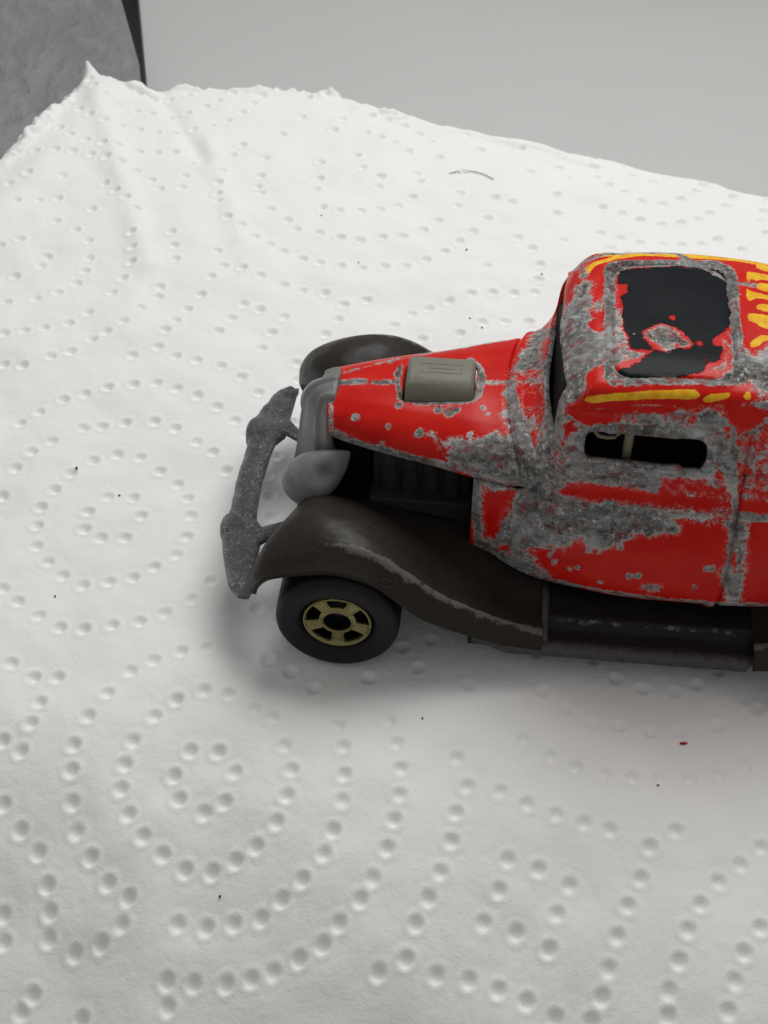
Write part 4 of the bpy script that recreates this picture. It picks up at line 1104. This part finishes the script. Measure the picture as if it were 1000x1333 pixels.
# ---- grille shell
gr = [
    [(-.17, -.29, 1.57), (-.16, -.15, 1.68), (-.16, 0, 1.715)],
    [(-.21, -.31, 1.55), (-.265, -.14, 1.645), (-.30, 0, 1.655)],
    [(-.215, -.335, 1.47), (-.30, -.19, 1.51), (-.40, 0, 1.55)],
    [(-.205, -.35, 1.34), (-.31, -.23, 1.37), (-.445, 0, 1.34)],
    [(-.16, -.36, 1.15), (-.31, -.26, 1.15), (-.48, 0, 1.08)],
    [(-.25, -.30, .75), (-.38, -.21, .75), (-.53, 0, .7)],
    [(-.26, -.26, .5), (-.38, -.17, .5), (-.5, 0, .45)],
]
g = np.array(gr)
g2 = g[:, ::-1][:, 1:].copy()
g2[:, :, 1] *= -1
g = np.concatenate([g, g2], 1)
G = surface(g, 0.025, 0.025)
N = grid_normals(G)
if N[..., 0].mean() > 0:
    N = -N
# centre prow crease and side ridges
yy = G[..., 1]
G = G + N * (0.028 * np.exp(-(yy / 0.014)**2) + 0.03 * np.exp(-((np.abs(yy) - np.interp(G[..., 2], [.7, 1.15, 1.38, 1.6], [.21, .26, .24, .16])) / 0.013)**2))[..., None]
F = grid_faces(*G.shape[:2])
V_, N_ = G.reshape(-1, 3), N.reshape(-1, 3)
fn = np.cross(V_[F[0][1]] - V_[F[0][0]], V_[F[0][2]] - V_[F[0][0]])
if fn @ N_[F[0][0]] < 0:
    F = F[:, ::-1]
v, f, _ = shell(V_, F, N_, 0.05)
grille = mesh_obj('grille_shell', v, f, M['grille'], car, label='pale grey plastic radiator shell at the nose')
for k in range(7):
    for s in (-1, 1):
        zt, zb = 1.42, .72
        y0 = s * (.035 + .028 * k)
        fx = lambda z, y: np.interp(z, [.7, 1.08, 1.34, 1.55], [-.53, -.48, -.445, -.40]) + abs(y) * .75 - 0.012
        v, f = tube([(fx(z, y0), y0, z) for z in np.linspace(zb, zt, 5)], 0.009, 6)
        mesh_obj('grille_bar', v, f, M['grille'], grille)


# ---- headlights
def headlight(s):
    c = np.array([-.36, -.50, 1.045])
    tip = np.array([-.05, -.40, 1.27])
    ax = (tip - c)
    L = np.linalg.norm(ax)
    ax /= L
    a = np.cross(ax, [0, 0, 1])
    a /= np.linalg.norm(a)
    b = np.cross(ax, a)
    ts = [-.205, -.195, -.165, -.11, -.03, .05, .12, .19, .26, .33, .39, .43]
    rs = [.012, .07, .125, .175, .205, .207, .195, .168, .132, .090, .045, .01]
    T = np.linspace(ts[0], ts[-1], 60)
    # round resampling
    R = np.interp(T, ts, rs)
    S = []
    for t_, r_ in zip(T, R):
        ring = []
        for k in range(36):
            th = 2 * pi * k / 36
            # flattened toward the tip like a fin
            q = np.clip((t_ - .05) / .3, 0, 1)
            p_ = c + ax * t_ + a * cos(th) * r_ * (1 - .35 * q) + b * sin(th) * r_ * (1 + .25 * q)
            # moulded dent on the outer upper side of the tail
            k_ = c + ax * .17 + np.array([.03, -.16, .07])
            p_ = p_ - np.array([0, -.055, .03]) * math.exp(-(np.linalg.norm(p_ - k_) / .075)**2)
            ring.append(p_)
        S.append(ring)
    v, f = loft(S)
    v2, f2 = tube([(-.36, -.51, .93), (-.355, -.53, .88), (-.33, -.58, .80)], [.11, .085, .12], 20)
    lamp = join([(v, f)])
    st = join([(v2, f2)])
    if s > 0:
        lamp = mirror(*lamp)
        st = mirror(*st)
    o = mesh_obj('headlight', *lamp, M['grille'], car)
    m = o.modifiers.new('s', 'SMOOTH')
    m.iterations = 4
    o2 = mesh_obj('lamp_stalk', *st, M['fender'], o)


headlight(-1)
headlight(1)

# ---- fenders
FEN = [
    [(-.42, -.70, .70), (-.55, -.93, .66), (-.66, -1.14, .62), (-.715, -1.31, .62), (-.675, -1.43, .66)],
    [(-.40, -.64, .82), (-.53, -.92, .84), (-.655, -1.15, .80), (-.695, -1.33, .77), (-.645, -1.445, .75)],
    [(-.36, -.56, .92), (-.45, -.88, 1.01), (-.56, -1.13, 1.0), (-.585, -1.34, .94), (-.55, -1.46, .86)],
    [(-.25, -.50, .94), (-.29, -.84, 1.12), (-.33, -1.11, 1.165), (-.33, -1.34, 1.09), (-.30, -1.485, .96)],
    [(0, -.48, .88), (0, -.8, 1.08), (0, -1.09, 1.20), (0, -1.32, 1.165), (0, -1.50, 1.015)],
    [(.28, -.48, .82), (.28, -.8, .96), (.28, -1.10, 1.09), (.28, -1.345, 1.10), (.28, -1.50, .925)],
    [(.5, -.5, .78), (.5, -.8, .84), (.5, -1.11, .92), (.5, -1.37, .955), (.46, -1.50, .77)],
    [(.75, -.52, .75), (.75, -.8, .74), (.75, -1.12, .72), (.75, -1.385, .74), (.66, -1.50, .60)],
    [(1.08, -.6, .70), (1.08, -.85, .62), (1.08, -1.12, .56), (1.08, -1.39, .565), (1.03, -1.49, .44)],
    [(1.35, -.7, .62), (1.35, -.9, .52), (1.35, -1.13, .45), (1.35, -1.385, .455), (1.34, -1.47, .34)],
    [(1.6, -.8, .54), (1.6, -.95, .46), (1.6, -1.14, .40), (1.6, -1.36, .40), (1.6, -1.45, .29)],
]


def fender(rear, s, label=None):
    P = np.array(FEN)
    if rear:
        P[..., 0] = 4.45 - P[..., 0] * np.where(P[..., 0] > 0, .76, 1.0)
        P[..., 2] = .28 + (P[..., 2] - .28) * 1.1
        P[..., 1] -= .04
    G = surface(P.transpose(1, 0, 2), 0.03, 0.03)
    N = grid_normals(G)
    if N[..., 2].mean() < 0:
        N = -N
    nr = G.shape[0]
    vv = np.linspace(0, 1, nr)[:, None] * np.ones((1, G.shape[1]))
    # crisp ridge above the outer wall
    rid = np.abs(G[..., 1] - np.interp(G[..., 0] if not rear else 4.45 - G[..., 0], [-.7, 0, .5, 1.6], [-1.31, -1.32, -1.37, -1.36]))
    fade = np.clip((G[..., 0] + .25) / .4, 0, 1) if not rear else np.clip((4.45 - G[..., 0] + .25) / .4, 0, 1)
    G = G + N * (0.024 * np.exp(-(rid / 0.028)**2) * fade)[..., None]
    lip = np.abs(vv - 1.0)
    G = G + N * (0.012 * np.exp(-(lip / 0.03)**2))[..., None]
    edge = np.exp(-(rid / 0.032)**2) * fade  # pale ridge mask: scuffs plus the gloss streak, put into the colour
    V_, N_ = G.reshape(-1, 3), N.reshape(-1, 3)
    F = grid_faces(*G.shape[:2])
    q = F[len(F) // 2]
    fn = np.cross(V_[q[1]] - V_[q[0]], V_[q[2]] - V_[q[0]])
    if fn @ N_[q[0]] < 0:
        F = F[:, ::-1]
    v, f, used = shell(V_, F, N_, 0.045)
    e = edge.ravel()[used]
    if s > 0:
        v, f = mirror(v, f)
    o = mesh_obj('fender', v, f, M['fender'], car, label=label)
    set_attr(o, 'edge', np.concatenate([e, e * 0]))
    return o


nf = fender(False, -1, 'dark brown grey front fender with a scuffed ridge and a gloss streak painted along it')
fender(False, 1)
fender(True, -1)
fender(True, 1)

# tiny faded red print on the near front fender
def red_mark():
    pts = []
    for k in range(15):
        th = 2 * pi * k / 14 * .85 + .4
        pts.append((.375 + .045 * cos(th), -1.475 + .01 * sin(th), .945 + .035 * sin(th)))
    v, f = tube(pts, .0035, 5)
    pts2 = [(.44, -1.487, .93), (.455, -1.47, .962), (.475, -1.465, .95)]
    v2, f2 = tube(pts2, .003, 5)
    o = mesh_obj('print_mark', *join([(v, f), (v2, f2)]), mat_flat('faded_red_print', (0.10, 0.02, 0.018), 0.5), nf)


red_mark()


# ---- wheels
def wheel(x, s, R, proto=None):
    yo = -1.55 if x < 2 else -1.60
    W = .44
    root = bpy.data.objects.new('wheel', None)
    C.objects.link(root)
    root.parent = car
    root.location = (x, yo * (1 if s < 0 else -1), R)
    if s > 0:
        root.rotation_euler = (0, 0, pi)
    root.rotation_euler[1] = random.uniform(0, .05)
    if proto:
        k = R / .49
        for ch in proto.children:
            c = ch.copy()
            C.objects.link(c)
            c.parent = root
            c.scale = (k, 1, k)
        return root
    prof = [(.272, .085), (.285, .06), (.302, .030), (.318, .010), (.335, .004), (.42, 0.0), (.455, .010), (.478, .035), (.488, .075), (.49, .12), (.49, W - .05), (.475, W - .01), (.44, W), (.2, W)]
    n = 96
    V, F = [], []
    for k in range(n):
        th = 2 * pi * k / n
        for r, y in prof:
            V.append((r * cos(th), y, r * sin(th)))
    m = len(prof)
    for k in range(n):
        k2 = (k + 1) % n
        for j in range(m - 1):
            F.append((k * m + j, k2 * m + j, k2 * m + j + 1, k * m + j + 1))
    mesh_obj('tyre', V, F, M['tyre'], root)
    # rim face: polar sheet with five openings, drawn as thick shell
    nr, na = 26, 240
    rr = np.linspace(.112, .276, nr)
    aa = np.linspace(0, 2 * pi, na, endpoint=False)
    RR, AA = np.meshgrid(rr, aa, indexing='ij')
    rot = pi / 2
    da = (AA - rot + pi / 5) % (2 * pi / 5) - pi / 5
    hole = rrect_sd(RR, da * RR, .142, .243, -1, 1, .0)
    wdt = np.interp(RR, [.142, .243], [.044, .094])
    sdh = np.minimum(hole, wdt - np.abs(da * RR))
    rad = np.hypot(np.maximum(.02 - (RR - .142), 0), np.maximum(.02 - (wdt - np.abs(da * RR)), 0))
    sdh = np.where((RR < .162) & (wdt - np.abs(da * RR) < .02), .02 - rad, sdh)
    yy = .060 - .028 * np.exp(-((RR - .262) / .014)**2) - .012 * np.exp(-((np.abs(da * RR) - wdt - .01) / .008)**2) * ((RR > .13) & (RR < .245)) - .02 * np.exp(-((RR - .112) / .012)**2)
    V = np.stack([RR * np.cos(AA), yy, RR * np.sin(AA)], -1).reshape(-1, 3)
    F = []
    S_ = sdh.ravel()
    for i in range(nr - 1):
        for j in range(na):
            j2 = (j + 1) % na
            q = (i * na + j, i * na + j2, (i + 1) * na + j2, (i + 1) * na + j)
            if S_[list(q)].mean() <= 0:
                F.append(q)
    F = np.array(F)
    q = F[0]
    if np.cross(V[q[1]] - V[q[0]], V[q[2]] - V[q[0]])[1] > 0:
        F = F[:, ::-1]
    v, f, _ = shell(V, F, np.tile([0, -1.0, 0], (len(V), 1)), .035)
    mesh_obj('rim', v, f, M['rim'], root)
    # dark well and axle end
    v, f = tube([(0, .135, 0), (0, .30, 0)], .285, 40)
    mesh_obj('wheel_well', v, f, M['hub'], root)
    v, f = tube([(0, .125, 0), (0, .135, 0), (0, .16, 0)], [.045, .055, .06], 24)
    mesh_obj('axle_cap', v, f, M['hub'], root)
    return root


w0 = wheel(0, -1, .49)
wheel(0, 1, .49, w0)
wheel(4.45, -1, .56, w0)
wheel(4.45, 1, .56, w0)
v, f = tube([(0, -1.3, .49), (0, 1.3, .49)], .05, 12)
mesh_obj('axle', v, f, M['hub'], car)
v, f = tube([(4.45, -1.3, .56), (4.45, 1.3, .56)], .05, 12)
mesh_obj('axle', v, f, M['hub'], car)

# ---- chassis pan and running boards
v, f = box(.45, 3.7, -.95, .95, .22, .42)
v2, f2 = box(-.45, 5.1, -.42, .42, .3, .62)
o = mesh_obj('chassis', *join([(v, f), (v2, f2)]), M['board'], car, smooth=False)
bevel(o, .03)


def board(s):
    xs_ = np.linspace(1.615, 3.36, 60)
    # profile from body outwards: (y, z)
    pr = [(-.80, .47), (-1.0, .425), (-1.14, .40), (-1.185, .405), (-1.20, .385), (-1.21, .33), (-1.25, .318), (-1.33, .312), (-1.37, .31), (-1.38, .30), (-1.38, .22)]
    r = np.random.default_rng(5)
    S = []
    for x in xs_:
        S.append([(x, y, z) for y, z in pr])
    G = np.array(S)
    N = grid_normals(G)
    V_, N_ = G.reshape(-1, 3), N.reshape(-1, 3)
    if N_[:, 2].mean() < 0:
        N_ = -N_
    F = grid_faces(*G.shape[:2])
    q = F[0]
    if np.cross(V_[q[1]] - V_[q[0]], V_[q[2]] - V_[q[0]]) @ N_[q[0]] < 0:
        F = F[:, ::-1]
    v, f, used = shell(V_, F, N_, .04)
    ed = np.exp(-((V_[used][:, 1] + 1.195) / .012)**2) * .6
    if s > 0:
        v, f = mirror(v, f)
    o = mesh_obj('running_board', v, f, M['board'], car)
    set_attr(o, 'edge', np.concatenate([ed, ed * 0]))
    # raised cross rib at the front end
    v, f = loft([[(1.575, y, z + dz), (1.60, y, z + .045 + dz), (1.635, y, z + .045 + dz), (1.655, y, z + dz)] for y, z, dz in
                 [(-.86, .46, 0), (-1.05, .42, 0), (-1.2, .38, 0), (-1.3, .345, 0), (-1.37, .32, 0), (-1.385, .27, 0)]])
    if s > 0:
        v, f = mirror(v, f)
    mesh_obj('cross_rib', v, f, M['sill'], o)
    # scuffed outer sill running forward under the fender
    S = []
    for x in np.linspace(1.02, 3.27, 120):
        tpr = np.clip((x - 1.02) / .3, 0.02, 1) * np.clip((3.30 - x) / .1, .1, 1)
        j = .006 * sin(x * 23) + .005 * sin(x * 51 + 1) + .004 * sin(x * 97)
        yo = -1.44 + .05 * (1 - tpr)
        S.append([(x, -1.36, .315 + j * .5), (x, yo + .012, .300 + j), (x, yo + j, .27 + j), (x, yo + .01, .30 - .10 * tpr), (x, -1.36, .20)])
    v, f = loft(S)
    if s > 0:
        v, f = mirror(v, f)
    mesh_obj('sill_edge', v, f, M['sill'], o, label='scuffed grey outer edge')


board(-1)
board(1)

# ---- bumper


def bumper():
    ys = np.linspace(-1.33, 1.33, 150)
    S = []
    for y in ys:
        a = abs(y)
        # wide ends, narrower middle; bows forward
        x = np.interp(a, [0, .5, .62, .9, 1.2, 1.33], [-.955, -.93, -.905, -.875, -.825, -.775])
        hw = np.interp(a, [0, .35, .5, .62, .85, 1.1, 1.25, 1.33], [.112, .112, .125, .175, .150, .115, .09, .05])
        hh = np.interp(a, [0, .5, .62, .9, 1.2, 1.33], [.075, .08, .10, .085, .06, .02])
        z = np.interp(a, [0, .6, 1.33], [.52, .54, .50])
        ring = []
        for k in range(28):
            th = 2 * pi * k / 28
            c_, s_ = cos(th), sin(th)
            px = math.copysign(abs(c_)**.75, c_) * hw
            pz = math.copysign(abs(s_)**.75, s_) * hh
            if s_ > 0:      # lengthwise grooves on top
                pz -= .05 * math.exp(-((px - .02) / .028)**2) * (1 if a < .55 else 0.6)
                pz += .02 * sin(y * 31 + px * 20) * (hw > .1) * .4
            ring.append((x + px + .03 * pz, y, z + pz + .35 * px * 0))
        S.append(ring)
    v1 = loft(S)
    # pointed overriders leaning forward
    parts = [v1]
    for s in (-1, 1):
        S = []
        for t in np.linspace(0, 1, 12):
            yy = s * (.60 + .02 * t)
            cx = -.975 - .02 * t
            z = .46 + .22 * t
            r = .12 * (1 - t**2.2)**.5 + .012
            ring = [(cx + r * .9 * cos(2 * pi * k / 16), yy + r * 1.15 * sin(2 * pi * k / 16), z) for k in range(16)]
            S.append(ring)
        parts.append(loft(S))
        # web from the bar back to the frame horn
        S = []
        for (x, y, z, ry, rz) in [(-.92, .74, .53, .20, .07), (-.84, .74, .55, .16, .07), (-.74, .70, .56, .10, .06), (-.6, .58, .55, .06, .05), (-.4, .42, .5, .05, .05)]:
            S.append([(x, s * y + ry * cos(2 * pi * k / 16), z + rz * sin(2 * pi * k / 16)) for k in range(16)])
        parts.append(loft(S))
    v, f = join(parts)
    o = mesh_obj('bumper', v, f, M['zinc'], car, label='pitted bare zinc front bumper with pointed overriders')
    return o


bumper()

# ---- interior
v, f = join([box(1.5, 3.6, -.93, .93, .6, 1.55), box(1.62, 3.6, -.80, .80, 1.55, 1.62), box(2.7, 3.2, -.82, .82, 1.6, 2.2)])
o = mesh_obj('interior', v, f, M['inside'], car, smooth=False)
bevel(o, .05)
v, f = join([tube([(2.09, -.86, 1.7), (2.09, -.85, 2.2)], .035, 16), tube([(1.84, -.86, 2.14), (1.845, -.86, 2.06), (1.87, -.86, 2.03), (1.93, -.86, 2.02), (1.99, -.86, 2.03), (2.01, -.86, 2.06), (2.015, -.86, 2.14)], .016, 10)])
mesh_obj('window_strut', v, f, M['post'], car)
v, f = box(5.14, 5.19, -.6, .6, .5, 1.04)
mesh_obj('tail_panel', v, f, M['board'], car, smooth=False)
# smoked windshield glass
v, f = loft([[(1.54, y, 1.9), (1.65, y * .86, 2.34), (1.68, y * .86, 2.34), (1.57, y, 1.9)] for y in (-.80, -.4, 0, .4, .80)])
mesh_obj('windshield', v, f, M['inside'], car)
